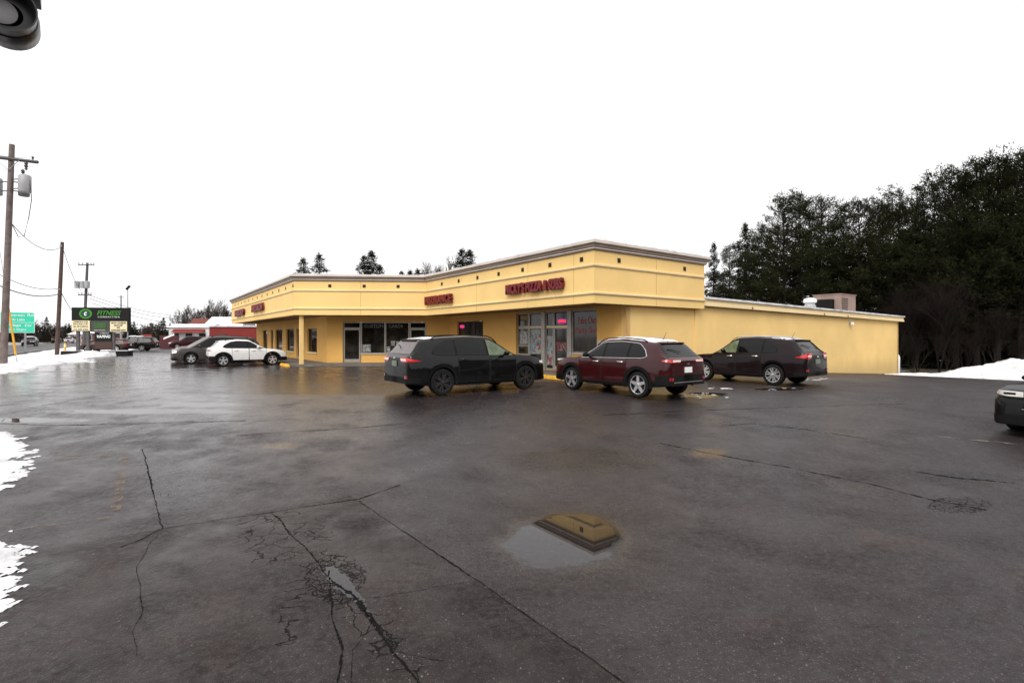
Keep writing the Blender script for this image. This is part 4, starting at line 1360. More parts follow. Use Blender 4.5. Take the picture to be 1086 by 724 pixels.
# roofs
m_ = MB()
poly = [Hc + V * 0.3, Ic + V * 0.3, Jc + V * 0.4, K + V * 0.3 + U * 0.3, Lc + U * 0.3, Lc + U * 8, Nc + V * 12 + U * 8, Aend + V * 14]
m_.prism([(p.x, p.y) for p in reversed(poly)], 4.6, 4.7)
m_.build('roof', M['roofing'], mall, off=MO)
m_ = MB(); q0 = 4.88
frR = Frame(Wc, V, -U)
def roofz(a): return 3.47 + (3.17 - 3.47) * (a - 5) / 26
cs = []
for (a, bb) in ((q0, 0.122), (29.9, 0.122), (29.9, -18.0), (q0, -18.0)):
    cs += [frR.pt(a, bb, roofz(a) - 0.02), frR.pt(a, bb, roofz(a) - 0.12)]
m_.add(cs, [(0, 2, 4, 6), (7, 5, 3, 1), (0, 1, 3, 2), (2, 3, 5, 4), (4, 5, 7, 6), (6, 7, 1, 0)])
wingroof = m_.build('roof', M['roofing'], mall, off=MO)
# wing eave: cream fascia with a gutter line
m_ = MB()
def eave(m_, b0, b1, dz0, dz1, a0=q0, a1=30.25, mi=0):
    c = [frR.pt(a0, b0, roofz(a0) + dz0), frR.pt(a1, b0, roofz(a1) + dz0), frR.pt(a1, b1, roofz(a1) + dz0), frR.pt(a0, b1, roofz(a0) + dz0),
         frR.pt(a0, b0, roofz(a0) + dz1), frR.pt(a1, b0, roofz(a1) + dz1), frR.pt(a1, b1, roofz(a1) + dz1), frR.pt(a0, b1, roofz(a0) + dz1)]
    m_.add(c, [(0, 3, 2, 1), (4, 5, 6, 7), (0, 1, 5, 4), (1, 2, 6, 5), (2, 3, 7, 6), (3, 0, 4, 7)], mi)
eave(m_, 0.124, 0.20, -0.36, -0.05, mi=0)
eave(m_, 0.203, 0.235, -0.36, -0.25, mi=0)
eave(m_, 0.125, 0.29, -0.046, 0.05, mi=3)
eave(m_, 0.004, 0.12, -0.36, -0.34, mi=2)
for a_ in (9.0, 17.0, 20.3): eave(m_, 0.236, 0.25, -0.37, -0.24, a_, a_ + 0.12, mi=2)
frE2 = Frame(Wc + V * 30.25, U, V)
frE2.box(m_, -0.2, 17.5, -0.06, 0.0, roofz(30.6) - 0.36, roofz(30.6) + 0.03, 0)
m_.build('eave', [M['trim'], M['cornice_light'], M['soffit'], M['snow']], mall, off=MO)
# soffit under the canopy
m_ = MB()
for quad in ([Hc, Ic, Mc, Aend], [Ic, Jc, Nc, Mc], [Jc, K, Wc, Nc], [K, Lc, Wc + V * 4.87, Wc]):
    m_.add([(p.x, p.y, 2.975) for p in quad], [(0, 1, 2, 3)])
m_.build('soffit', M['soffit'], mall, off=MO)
# canopy column
for p in (Vector((-12.28, 29.85)),):
    m_ = MB(); Frame(p, U, -V).box(m_, -0.1, 0.1, -0.1, 0.1, -0.05, 2.97); m_.build('column', M['yellow'], mall, off=MO)
# pavement under the canopy
SW = [Hc + U * 0.5 - V * 0.1, Ic - V * 0.1 + nBo * 0.05, Jc + nBo * 0.1 - V * 0.1, K - V * 0.1 + U * 0.2, K + V * 2.2 + U * 0.0, Wc, Nc, Mc, Aend]
m_ = MB(); m_.prism([(p.x, p.y) for p in SW], -0.05, 0.11)
tag(m_.build('pavement', M['concrete']), kind='structure')
m_ = MB()
frC.box(m_, 0.25, 6.2, 0.10, 0.24, -0.05, 0.135)
tag(m_.build('kerb', M['kerb_yellow']), kind='structure')
m_ = MB(); frC.box(m_, 6.21, lenC - 0.3, 0.10, 0.24, -0.05, 0.13); frB.box(m_, 0.1, lenB - 0.3, 0.10, 0.24, -0.05, 0.05); tag(m_.build('kerb', M['concrete']), kind='structure')
# yellow wheel stop left of the column
ws = empty('wheel_stop', (-13.3, 29.95, 0), math.atan2(U.y, U.x), 'yellow painted wheel stop on the lot between white SUV and canopy column', 'wheel stop')
m_ = MB(); m_.add([(-0.9, -0.09, 0), (0.9, -0.09, 0), (0.9, 0.09, 0), (-0.9, 0.09, 0), (-0.86, -0.05, 0.13), (0.86, -0.05, 0.13), (0.86, 0.05, 0.13), (-0.86, 0.05, 0.13)], [(0, 3, 2, 1), (4, 5, 6, 7), (0, 1, 5, 4), (1, 2, 6, 5), (2, 3, 7, 6), (3, 0, 4, 7)])
m_.build('block', M['kerb_yellow'], ws)


def window(fr, a0, a1, z0, z1, depth=0.12, frame='alu', bars=(), fw=0.05, kind='window'):
    """framed pane set back in its opening; bars: heights of horizontal rails"""
    m_ = MB()
    b0, b1 = -depth - 0.05, -depth + 0.02
    fr.box(m_, a0, a0 + fw, b0, b1, z0, z1); fr.box(m_, a1 - fw, a1, b0, b1, z0, z1)
    fr.box(m_, a0 + fw, a1 - fw, b0, b1, z0, z0 + fw); fr.box(m_, a0 + fw, a1 - fw, b0, b1, z1 - fw, z1)
    for z in bars: fr.box(m_, a0 + fw, a1 - fw, b0 + 0.005, b1 - 0.005, z - fw / 2, z + fw / 2)
    o = m_.build(kind, M[frame], mall, off=MO)
    p = MB(); fr.box(p, a0 + fw, a1 - fw, b0 + 0.012, b0 + 0.022, z0 + fw, z1 - fw); p.build('pane', M['shop_glass'], o)
    if kind == 'door':
        h = MB(); ah = a0 + fw + 0.02
        zc = z0 + 1.0
        pts = [fr.pt(ah, b1, zc - 0.15), fr.pt(ah, b1 + 0.05, zc - 0.15), fr.pt(ah, b1 + 0.05, zc + 0.15), fr.pt(ah, b1, zc + 0.15)]
        h.tube(pts, 0.012, 6); h.build('handle', M['chrome'], o)
        k = MB(); fr.box(k, a0 + fw, a1 - fw, b0 + 0.024, b1 - 0.004, z0 + fw, z0 + 0.18); k.build('kick_plate', M[frame], o)
    return o


# front A
for (a0, a1, z0, z1) in opA:
    isd = (a1 - a0) < 1.2
    window(frWA, a0, a1, z0, z1, frame='dark_frame' if not isd else 'alu', kind='door' if isd else 'window')
m_ = MB()
for (a0, a1, z0, z1) in opA:
    if a1 - a0 > 1.2: frWA.box(m_, a0 - 0.06, a1 + 0.06, 0.003, 0.07, z0 - 0.09, z0)
m_.build('window_sill', M['trim'], mall, off=MO)
# front B
window(frWB, 0.97, 2.0, 0.14, 2.2, kind='door', fw=0.085); window(frWB, 0.97, 2.0, 2.22, 2.60)
window(frWB, 2.04, 3.50, 0.66, 2.60); window(frWB, 3.52, 4.98, 0.66, 2.60)
window(frWB, 5.02, 6.02, 0.14, 2.2, kind='door', fw=0.085); window(frWB, 5.02, 6.02, 2.22, 2.60)
m_ = MB(); frWB.box(m_, 2.02, 5.0, -0.16, 0.04, 0.622, 0.66); m_.build('window_sill', M['cornice_light'], mall, off=MO)
# front C: pizza shop
window(frWC, 1.64, 3.28, 0.96, 2.90, fw=0.06)
for q_ in ((3.29, 3.52), (5.16, 5.40)): m_ = MB(); frWC.box(m_, q_[0], q_[1], -0.20, -0.05, 0.12, 2.90); m_.build('mullion', M['alu'], mall, off=MO)
window(frWC, 3.54, 4.54, 0.14, 2.16, kind='door', fw=0.09); window(frWC, 3.54, 4.54, 2.18, 2.90)
window(frWC, 4.56, 5.14, 0.14, 2.16, fw=0.06); window(frWC, 4.56, 5.14, 2.18, 2.90, fw=0.06)
window(frWC, 5.42, 6.44, 0.30, 2.16, fw=0.06); window(frWC, 5.42, 6.44, 2.18, 2.90, fw=0.06)
window(frWC, 6.46, 7.40, 0.78, 2.16, fw=0.06, bars=(1.25,)); window(frWC, 6.46, 7.40, 2.18, 2.90, fw=0.06)
# further shop
window(frWC, 10.57, 11.7, 0.14, 2.60, kind='door', frame='dark_frame', fw=0.06); window(frWC, 11.74, 13.46, 0.74, 2.60, frame='dark_frame')
m_ = MB(); frWC.box(m_, 1.62, 3.3, -0.16, 0.03, 0.922, 0.958); m_.build('window_sill', M['cornice_light'], mall, off=MO)


def text_mesh(s, size, ext, bold=0.0, shear=0.0, spacing=1.0, align='CENTER'):
    cu = bpy.data.curves.new('txt', 'FONT'); cu.body = s; cu.size = size; cu.extrude = ext; cu.offset = bold; cu.shear = shear
    cu.align_x = align; cu.align_y = 'CENTER'; cu.space_character = spacing; cu.resolution_u = 4
    ob = bpy.data.objects.new('txt', cu); col.objects.link(ob)
    dg = bpy.context.evaluated_depsgraph_get()
    me = bpy.data.meshes.new_from_object(ob.evaluated_get(dg))
    bpy.data.objects.remove(ob); bpy.data.curves.remove(cu)
    me.materials.clear()
    return me


def text_on(fr, name, s, a, b, z, width, height, ext, mat, parent=None, off=None, flip=False, bold=0.0, shear=0.0, spacing=1.0, italic=0):
    """lettering on a wall: reading direction runs left to right for someone facing the wall"""
    me = text_mesh(s, 1.0, 0.0001, bold, shear, spacing)
    me.transform(Matrix.Identity(4))
    xs = [v.co.x for v in me.vertices]; ys = [v.co.y for v in me.vertices]; zs = [v.co.z for v in me.vertices]
    cx, cy = (max(xs) + min(xs)) / 2, (max(ys) + min(ys)) / 2
    sx, sy = width / (max(xs) - min(xs)), height / (max(ys) - min(ys))
    rd = Vector((-fr.n.y, fr.n.x))       # viewer's right when facing the wall
    for v in me.vertices:
        x = (v.co.x - cx) * sx; y = (v.co.y - cy) * sy; t = 1 if v.co.z > 0 else 0
        q = fr.p + fr.d * a + fr.n * (b + t * ext) + rd * x
        v.co = (q.x, q.y, z + y)
    me.update()
    me.materials.append(mat)
    o = bpy.data.objects.new(name, me); col.objects.link(o)
    if parent is not None:
        o.parent = parent
        if off is not None: o.location = tuple(-c for c in off)
    return o


def wall_sign(fr, s, a, z, width, height, label, cat='sign'):
    p = fr.pt(a, 0, z)
    e = empty('wall_sign', p, 0, label, cat, 'raised letter signs on the fascia')
    text_on(fr, 'lettering', s, a, 0.06, z, width, height * 1.10, 0.14, M['letter'], e, p, bold=0.045, spacing=1.07)
    m_ = MB(); rd = 1
    fr.box(m_, a - width / 2, a + width / 2, 0.002, 0.06, z - 0.06, z + 0.06); m_.build('raceway', simple('raceway', (0.25, 0.12, 0.06), 0.6), e, off=p)
    return e


wall_sign(frC, "NICKY'S PIZZA & SUBS", 3.50, 3.83, 3.85, 0.42, 'longest maroon raised letter sign, above the pizza shop entrance')
wall_sign(frC, 'INSURANCE', 12.05, 3.78, 3.1, 0.44, 'maroon one-word letter sign beside the inner bend of the fascia')
wall_sign(frA, 'NAIL SALON', 10.7, 3.86, 4.3, 0.50, 'nearer of the two maroon letter signs on the far left fascia')
wall_sign(frA, 'BARBER SHOP', 19.1, 3.80, 4.8, 0.50, 'farther of the two maroon letter signs on the far left fascia')


def poster(fr, name, a0, a1, z0, z1, mat, label, cat='poster', depth=0.12):
    m_ = MB(); b = -depth - 0.018
    p = fr.pt((a0 + a1) / 2, b, z0)
    fr.box(m_, a0, a1, b, b + 0.006, z0, z1)
    o = m_.build(name, mat, loc=None)
    return tag(o, label, cat)


def poster_mat(name, cols, scale):
    m, n, b = mat_base(name)
    tc = n.new('ShaderNodeNewGeometry').outputs['Position']
    v = n.new('ShaderNodeTexVoronoi'); v.inputs['Scale'].default_value = scale; n.link(tc, v.inputs['Vector'])
    sp = n.new('ShaderNodeSeparateColor'); n.link(v.outputs['Color'], sp.inputs[0])
    n.link(n.ramp(sp.outputs[0], [(i / len(cols), c) for i, c in enumerate(cols)], 'CONSTANT'), b.inputs['Base Color'])
    b.inputs['Roughness'].default_value = 0.35
    return m


pmA = poster_mat('menu_poster', [(0.30, 0.36, 0.36), (0.12, 0.25, 0.32), (0.38, 0.40, 0.38), (0.30, 0.06, 0.05), (0.26, 0.33, 0.34)], 7)
pmB = poster_mat('notice_poster', [(0.34, 0.34, 0.32), (0.18, 0.19, 0.2), (0.42, 0.42, 0.40)], 10)
pmC = poster_mat('red_poster', [(0.34, 0.04, 0.05), (0.10, 0.02, 0.02), (0.34, 0.16, 0.15), (0.02, 0.015, 0.01)], 12)
poster(frWC, 'window_poster', 5.50, 6.38, 0.85, 2.05, pmA, 'large pale blue menu poster filling the window left of the shop door')
poster(frWC, 'window_poster', 6.60, 7.28, 1.32, 1.98, pmB, 'white notice poster in the leftmost pane of the pizza shop')
poster(frWC, 'window_poster', 4.64, 5.06, 0.35, 1.75, pmA, 'tall narrow poster in the sidelight of the shop door')
poster(frWC, 'window_poster', 3.68, 4.40, 1.05, 1.45, pmC, 'red posters on the glass of the pizza shop door')
poster(frWB, 'window_poster', 2.12, 2.62, 0.75, 1.22, pmB, 'black and white poster low in the left shop window')
poster(frWB, 'window_poster', 3.60, 3.80, 0.72, 1.10, pmB, 'pale photo poster in the right shop window beside the mullion')
poster(frWB, 'window_poster', 3.86, 4.10, 1.15, 1.45, pmB, 'small white sheet high in the right shop window')
poster(frWB, 'window_poster', 4.18, 4.40, 0.95, 1.42, pmB, 'white sheet nearest the black SUV in the right shop window')


def win_text(fr, s, a, z, w, h, mat, label, name='window_lettering', depth=0.12):
    o = text_on(fr, name, s, a, -depth - 0.022, z, w, h, 0.004, mat)
    return tag(o, label, 'lettering')


win_text(frWB, 'CUSTOM', 2.80, 2.36, 1.15, 0.20, M['letter_glass'], 'pale arched lettering across the left shop window')
win_text(frWB, 'CARDS', 4.15, 2.36, 0.85, 0.20, M['letter_glass'], 'pale lettering across the right shop window')
win_text(frWC, 'Take Out', 2.40, 2.42, 1.15, 0.32, M['letter_red'], 'red words Take Out on the right pizza shop window')
win_text(frWC, 'Party Size', 2.42, 1.95, 1.35, 0.34, M['letter_red'], 'red words Party Size under Take Out')


def neon(fr, a, z, w, label):
    p = fr.pt(a, -0.1, z); e = empty('neon_sign', p, 0, label, 'neon sign')
    text_on(fr, 'lettering', 'OPEN', a, -0.135, z, w * 0.8, 0.12, 0.015, M['neon'], e, p, bold=0.015)
    m_ = MB(); rd = Vector((-fr.n.y, fr.n.x))
    pts = []
    for k in range(25):
        t = 2 * math.pi * k / 24
        q = fr.p + fr.d * a + fr.n * -0.13 + rd * (w / 2 * math.copysign(abs(math.cos(t)) ** 0.6, math.cos(t)))
        pts.append((q.x, q.y, z + 0.11 * math.copysign(abs(math.sin(t)) ** 0.6, math.sin(t))))
    m_.tube(pts, 0.008, 5, cap=False); m_.build('neon_border', simple('neon_blue', (0.1, 0.05, 0.4), 0.4, emit=(0.5, 0.1, 0.6), es=0.8), e, off=p)


neon(frWC, 4.0, 2.42, 0.62, 'red OPEN neon sign above the pizza shop door')
neon(frWC, 13.1, 2.32, 0.5, 'pink red OPEN neon sign in the window behind the black SUV')

# white wall cabinet beside the shop window
e = empty('meter_box', frWC.pt(1.2, 0, 1.0), 0, 'white utility box fixed to the wall right of the pizza shop window', 'utility box')
p = frWC.pt(1.2, 0, 1.0)
m_ = MB(); frWC.box(m_, 0.98, 1.42, 0.002, 0.16, 1.15, 1.55); m_.build('cabinet', M['plate'], e, off=p)
m_ = MB(); frWC.box(m_, 1.00, 1.40, 0.162, 0.175, 1.17, 1.53); m_.build('door', M['paper'], e, off=p)
# bollard by the door
bp_ = frC.pt(1.62, -0.45, 0.11)
e = empty('bollard', bp_, 0, 'short cream bollard beside the pizza shop door', 'bollard')
m_ = MB(); m_.lathe([(0.001, 0), (0.075, 0), (0.075, 0.62), (0.06, 0.67), (0.001, 0.69)], 14); m_.build('post', M['trim'], e, smooth=40)
m_ = MB(); m_.lathe([(0.077, 0.50), (0.080, 0.50), (0.080, 0.58), (0.077, 0.58)], 14); m_.build('band', M['kerb_yellow'], e)

# roof plant on the wing
def on_roof(a, b):
    return frR.pt(a, b, roofz(a) - 0.02)


p = on_roof(25.0, -2.4)
e = empty('rooftop_air_conditioner', p, math.atan2(V.y, V.x), 'grey brown boxy air conditioning unit on the rear wing roof', 'air conditioner')
M['acm'] = simple('ac_housing', (0.30, 0.21, 0.18), 0.6, var=0.1); M['galv'] = simple('galvanised', (0.5, 0.5, 0.5), 0.45, metal=0.4, var=0.15, scale=6)
m_ = MB(); m_.box(-1.25, 1.25, -0.9, 0.9, 0.12, 1.45); m_.box(-1.3, 1.3, -0.95, 0.95, 1.453, 1.50); m_.build('housing', M['acm'], e)
m_ = MB(); m_.box(-1.2, 1.2, -0.85, 0.85, -0.03, 0.117); m_.build('curb', M['galv'], e)
m_ = MB()
for k in range(7): m_.box(-1.1, -0.1, -0.915, -0.902, 0.35 + 0.13 * k, 0.40 + 0.13 * k)
m_.build('louvre', M['plastic'], e)
m_ = MB(); m_.box(-1.9, -1.253, -0.5, 0.5, 0.25, 1.1); m_.build('duct', M['plastic'], e)
p = on_roof(21.2, -2.4)
e = empty('roof_vent', p, 0, 'white round exhaust vent on the rear wing roof, left of the air conditioner', 'vent')
m_ = MB(); m_.lathe([(0.001, 0), (0.28, 0.0), (0.28, 0.42), (0.36, 0.45), (0.36, 0.58), (0.30, 0.60), (0.30, 0.70)], 20); m_.build('stack', M['galv'], e, smooth=40)
m_ = MB(); m_.lathe([(0.30, 0.72), (0.40, 0.76), (0.42, 0.90), (0.36, 1.02), (0.15, 1.08), (0.001, 1.09)], 20); m_.build('cap', simple('vent_cap', (0.72, 0.72, 0.72), 0.5), e, smooth=40)
# wall lamp
p = frR.pt(21.2, 0.0, 2.62)
e = empty('wall_light', p, math.atan2(V.y, V.x), 'small wall light under the eave of the rear wing', 'light')
m_ = MB(); m_.box(-0.1, 0.1, -0.06, 0.0, -0.1, 0.1); m_.build('bracket', M['galv'], e)
m_ = MB(); m_.lathe([(0.001, 0.02), (0.09, 0.0), (0.11, -0.14), (0.001, -0.16)], 12, 'z', (0, -0.16, 0.0)); m_.build('lamp', M['lamp_clear'], e, smooth=40)
# white tank by the rear corner
q = Ec + V * 0.38 - U * (-0.25); zt_ = hgt(q.x, q.y)
e = empty('gas_tank', (q.x, q.y, zt_), 0, 'white upright tank standing against the end of the rear wing', 'tank')
m_ = MB(); m_.lathe([(0.001, 0.05), (0.22, 0.06), (0.24, 0.15), (0.24, 1.25), (0.17, 1.42), (0.06, 1.47), (0.001, 1.47)], 18); m_.build('cylinder', simple('tank_white', (0.78, 0.78, 0.78), 0.5, var=0.06), e, smooth=40)
m_ = MB(); m_.lathe([(0.10, 1.46), (0.12, 1.46), (0.12, 1.62), (0.10, 1.62)], 14); m_.build('valve_guard', M['galv'], e)
m_ = MB(); m_.lathe([(0.18, 0.0), (0.22, 0.0), (0.22, 0.055), (0.18, 0.055)], 14); m_.build('foot_ring', M['galv'], e)

# ------------------------------------------------------------------ trees
def np_mesh(name, verts, faces, mat, mats2=None):
    me = bpy.data.meshes.new(name)
    me.vertices.add(len(verts)); me.vertices.foreach_set('co', np.asarray(verts, dtype=np.float32).ravel())
    k = faces.shape[1]
    me.loops.add(faces.size); me.loops.foreach_set('vertex_index', faces.astype(np.int32).ravel())
    me.polygons.add(len(faces)); me.polygons.foreach_set('loop_start', np.arange(0, faces.size, k, dtype=np.int32)); me.polygons.foreach_set('loop_total', np.full(len(faces), k, dtype=np.int32))
    me.update(calc_edges=True); me.validate()
    me.materials.append(mat)
    return me


def foliage_mat(name, a, b_):
    m, n, b = mat_base(name)
    oi = n.new('ShaderNodeObjectInfo').outputs['Random']
    tc = n.new('ShaderNodeTexCoord').outputs['Object']
    f = n.noise(tc, 0.9, 4, 0.6)
    c = n.ramp(f, [(0.3, a), (0.7, b_)])
    n.link(n.mix(n.m('MULTIPLY', oi, 0.4), c, tuple(x * 0.5 for x in a)), b.inputs['Base Color'])
    b.inputs['Roughness'].default_value = 0.9; b.inputs['Specular IOR Level'].default_value = 0.05
    return m


M['needles'] = foliage_mat('pine_needles', (0.013, 0.016, 0.007), (0.040, 0.044, 0.018))
M['spruce'] = foliage_mat('spruce_needles', (0.012, 0.015, 0.009), (0.03, 0.034, 0.02))
M['bark'] = simple('bark', (0.022, 0.018, 0.016), 0.9, var=0.4, scale=4, spec=0.1)
M['twig'] = simple('bare_twigs', (0.060, 0.047, 0.042), 0.9, var=0.3, scale=1, spec=0.1)
M['twig_dark'] = simple('dark_twigs', (0.014, 0.010, 0.009), 0.9, var=0.3, scale=1, spec=0.1)


def blades(centers, dirs, rng, per, length, width, spread):
    """many thin leaf blades (triangles) around each centre"""
    n = len(centers) * per
    c = np.repeat(np.asarray(centers), per, axis=0) + rng.normal(0, spread, (n, 3))
    d = np.repeat(np.asarray(dirs), per, axis=0) + rng.normal(0, 0.7, (n, 3))
    d /= np.linalg.norm(d, axis=1, keepdims=True) + 1e-9
    s = rng.normal(0, 1, (n, 3)); s -= (s * d).sum(1, keepdims=True) * d; s /= np.linalg.norm(s, axis=1, keepdims=True) + 1e-9
    L = length * rng.uniform(0.6, 1.4, (n, 1)); w_ = width * rng.uniform(0.6, 1.3, (n, 1))
    v = np.stack([c - s * w_, c + s * w_, c + d * L], axis=1).reshape(-1, 3)
    f = np.arange(n * 3).reshape(-1, 3)
    return v, f


def conifer(seed, H, Rm, kind='pine', dens=1.0, blade=(0.26, 0.035)):
    rng = np.random.default_rng(seed); rnd = random.Random(seed)
    tm = MB()
    lean = (rnd.uniform(-.02, .02) * H, rnd.uniform(-.02, .02) * H)
    def tp(z): return Vector((lean[0] * (z / H) ** 1.5, lean[1] * (z / H) ** 1.5, z))
    zs = [H * k / 12 for k in range(13)]
    tm.tube([tp(z) for z in zs], [max(0.012 * H * (1 - z / H) ** 0.8, 0.015) + (0.05 if z == 0 else 0) for z in zs], 9)
    cs = []; ds = []
    if kind == 'pine':
        zlow = 0.12 if seed % 2 else 0.2; step = 0.42
    else: zlow = 0.06; step = 0.30
    z = H * zlow
    bias = rnd.uniform(0, 6.28)
    while z < H - 0.15:
        t = z / H
        if kind == 'pine':
            env = Rm * (math.sin(min(1, (1 - t) * 1.35 + 0.06) * math.pi / 2) ** 0.8) * (0.62 + 0.38 * min(1, t * 3)) 
        else: env = Rm * (1 - t) ** 0.95 * (0.8 + 0.35 * math.sin(z * 5.2)) + 0.04
        nb = rnd.randint(3, 5) if kind == 'pine' else rnd.randint(5, 7)
        a0 = rnd.uniform(0, 6.28)
        for k in range(nb):
            a = a0 + 6.28 * k / nb + rnd.uniform(-.35, .35)
            L = env * rnd.uniform(0.45, 1.12) * (1 + 0.25 * math.cos(a - bias))
            if kind == 'pine' and rnd.random() < 0.10: L *= 1.25
            rise = rnd.uniform(0.05, 0.5) if kind == 'pine' else rnd.uniform(-0.35, -0.05)
            if t > 0.8: rise += 0.5
            base = tp(z); pts = []
            for q in range(5):
                u = q / 4
                dz = L * (rise * u - 0.18 * u * u + (0.22 * u ** 3))
                pts.append(base + Vector((math.cos(a) * L * u, math.sin(a) * L * u, dz)) + Vector((rnd.uniform(-1, 1), rnd.uniform(-1, 1), rnd.uniform(-1, 1))) * 0.05 * L * u)
            if L > 0.5: tm.tube(pts, [0.012 * L + 0.012, 0.010 * L + 0.01, 0.007 * L + 0.008, 0.012, 0.006], 4, cap=False)
            dead = kind == 'pine' and t < 0.33 and rnd.random() < 0.5
            if dead: continue
            ns = max(1, int(L * 5.0 * dens))
            for q in range(ns):
                u = rnd.uniform(0.22, 1.0) ** 0.75
                i = min(3, int(u * 4)); f = u * 4 - i
                p = pts[i].lerp(pts[i + 1], f)
                side = rnd.uniform(-1, 1) * L * 0.30 * (1.15 - u)
                p = p + Vector((-math.sin(a) * side, math.cos(a) * side, rnd.uniform(-0.06, 0.12)))
                cs.append(p); ds.append(Vector((math.cos(a) * 0.7, math.sin(a) * 0.7, 0.55 if kind == 'pine' else -0.1)))
        z += step * rnd.uniform(0.7, 1.3) * (1.25 - 0.5 * t)
    # leader
    for k in range(5): cs.append(tp(H - k * 0.12)); ds.append(Vector((0, 0, 1)))
    v, f = blades([tuple(c) for c in cs], [tuple(d) for d in ds], rng, int(16 * dens), blade[0], blade[1], 0.15 if kind == 'pine' else 0.09)
    crown = np_mesh('crown', v, f, M['needles'] if kind == 'pine' else M['spruce'])
    me = bpy.data.meshes.new('trunk'); me.from_pydata(tm.v, [], tm.f); me.materials.append(M['bark']); me.update()
    return dict(H=H, crown=crown, trunk=me)


def bare(seed, H, spreadf=0.5, levels=5, mat='twig', multi=1, thin=1.0):
    rnd = random.Random(seed); mb = MB(); tw = MB()

    def grow(p, d, L, r_, lev):
        k = 3; pts = [p]; dd = d.copy()
        for i in range(k):
            dd = (dd + Vector((rnd.uniform(-1, 1), rnd.uniform(-1, 1), rnd.uniform(-0.4, 1.0))) * 0.16).normalized()
            pts.append(pts[-1] + dd * L / k)
        (mb if lev > levels - 2 else tw).tube(pts, [r_, r_ * 0.88, r_ * 0.76, r_ * 0.62], 5 if lev > 3 else 3, cap=False)
        if lev <= 0: return
        nb = rnd.randint(3, 4)
        for i in range(nb):
            u = rnd.uniform(0.35, 1.0) if i else 1.0
            j = min(k - 1, int(u * k)); q = pts[j].lerp(pts[j + 1], u * k - j)
            ax = Vector((rnd.gauss(0, 1), rnd.gauss(0, 1), rnd.gauss(0, .4))).normalized()
            nd = (dd + ax * spreadf * rnd.uniform(0.5, 1.2) + Vector((0, 0, 0.18))).normalized()
            grow(q, nd, L * rnd.uniform(0.58, 0.82), max(r_ * rnd.uniform(0.5, 0.66), 0.006 * thin), lev - 1)
    for m_ in range(multi):
        d = Vector((rnd.uniform(-.12, .12) * multi, rnd.uniform(-.12, .12) * multi, 1)).normalized()
        grow(Vector((0, 0, -0.1)), d, H * 0.30, 0.017 * H / math.sqrt(multi) * thin, levels)
    a = bpy.data.meshes.new('trunk'); a.from_pydata(mb.v, [], mb.f); a.materials.append(M['bark'] if mat == 'twig_dark' else M[mat]); a.update()
    b_ = bpy.data.meshes.new('crown'); b_.from_pydata(tw.v, [], tw.f); b_.materials.append(M[mat]); b_.update()
    mz = max(v[2] for v in mb.v + tw.v)
    return dict(H=mz, crown=b_, trunk=a)


def plant(name, proto, x, y, height, rz, label, cat, group, wide=1.0, z=None):
    s = height / proto['H']
    e = empty(name, (x, y, (hgt(x, y) if z is None else z)), rz, label, cat, group)
    e.scale = (s * wide, s * wide, s)
    for k in ('trunk', 'crown'):
        o = bpy.data.objects.new(k, proto[k]); col.objects.link(o); o.parent = e
    return e


pines = [conifer(11, 16, 3.6, 'pine', 0.85), conifer(12, 16, 4.2, 'pine', 0.8), conifer(13, 15, 3.2, 'pine', 0.85), conifer(14, 17, 4.6, 'pine', 0.8)]
young = [conifer(51, 7, 2.3, 'spruce', 1.1, (0.24, 0.035)), conifer(52, 7, 2.6, 'spruce', 1.1, (0.24, 0.035))]
spr = [conifer(21, 12, 3.6, 'spruce', 0.85, (0.22, 0.035)), conifer(22, 12, 4.4, 'spruce', 0.85, (0.22, 0.035))]
bares = [bare(31, 11, 0.5, 6, 'twig', 1, 1.2), bare(32, 10, 0.62, 6, 'twig', 2, 1.2)]
shrub = [bare(41, 6, 0.75, 5, 'twig_dark', 4, 0.9), bare(42, 6, 0.8, 5, 'twig_dark', 4, 0.9)]


def from_px(px, topy, Z):
    x = (px - 543) / F * Z
    g = hgt(x, Z)
    return x, Z, (357 - topy) * Z / F + CAMH - g


rnd = random.Random(77)
row = [(757, 258, 64, 's0'), (774, 262, 62, 1), (789, 238, 60, 's1'), (808, 240, 58, 2), (832, 212, 56, 1), (848, 207, 57, 0), (868, 211, 58, 3), (893, 219, 56, 2), (912, 215, 54, 1), (934, 217, 55, 3), (953, 203, 52, 0),
       (975, 212, 50, 2), (992, 196, 50, 1), (1014, 183, 46, 3), (1036, 173, 45, 0), (1058, 168, 44, 1), (1082, 165, 43, 3), (1108, 158, 43, 2), (1138, 150, 42, 1), (1175, 160, 42, 0)]
ords = ['first', 'second', 'third', 'fourth', 'fifth', 'sixth', 'seventh', 'eighth', 'ninth', 'tenth', 'eleventh', 'twelfth', 'thirteenth', 'fourteenth', 'fifteenth', 'sixteenth', 'seventeenth', 'eighteenth', 'nineteenth', 'twentieth']
ip = 0
for (px, ty, Z, kd) in row:
    x, y, h = from_px(px, ty, Z)
    if isinstance(kd, str):
        plant('spruce_tree', spr[int(kd[1])], x, y, h, rnd.uniform(0, 6), 'pointed spruce at the left end of the pine row, just right of the fascia' if kd == 's0' else 'taller pointed spruce near the left end of the pine row', 'tree', 'evergreens behind the plaza')
    else:
        ip += 1
        lab = 'dark pine, %s from the left in the front row behind the rear wing' % ords[ip - 1]
        plant('pine_tree', pines[kd], x, y, h, rnd.uniform(0, 6), lab, 'tree', 'evergreens behind the plaza', wide=1.05)
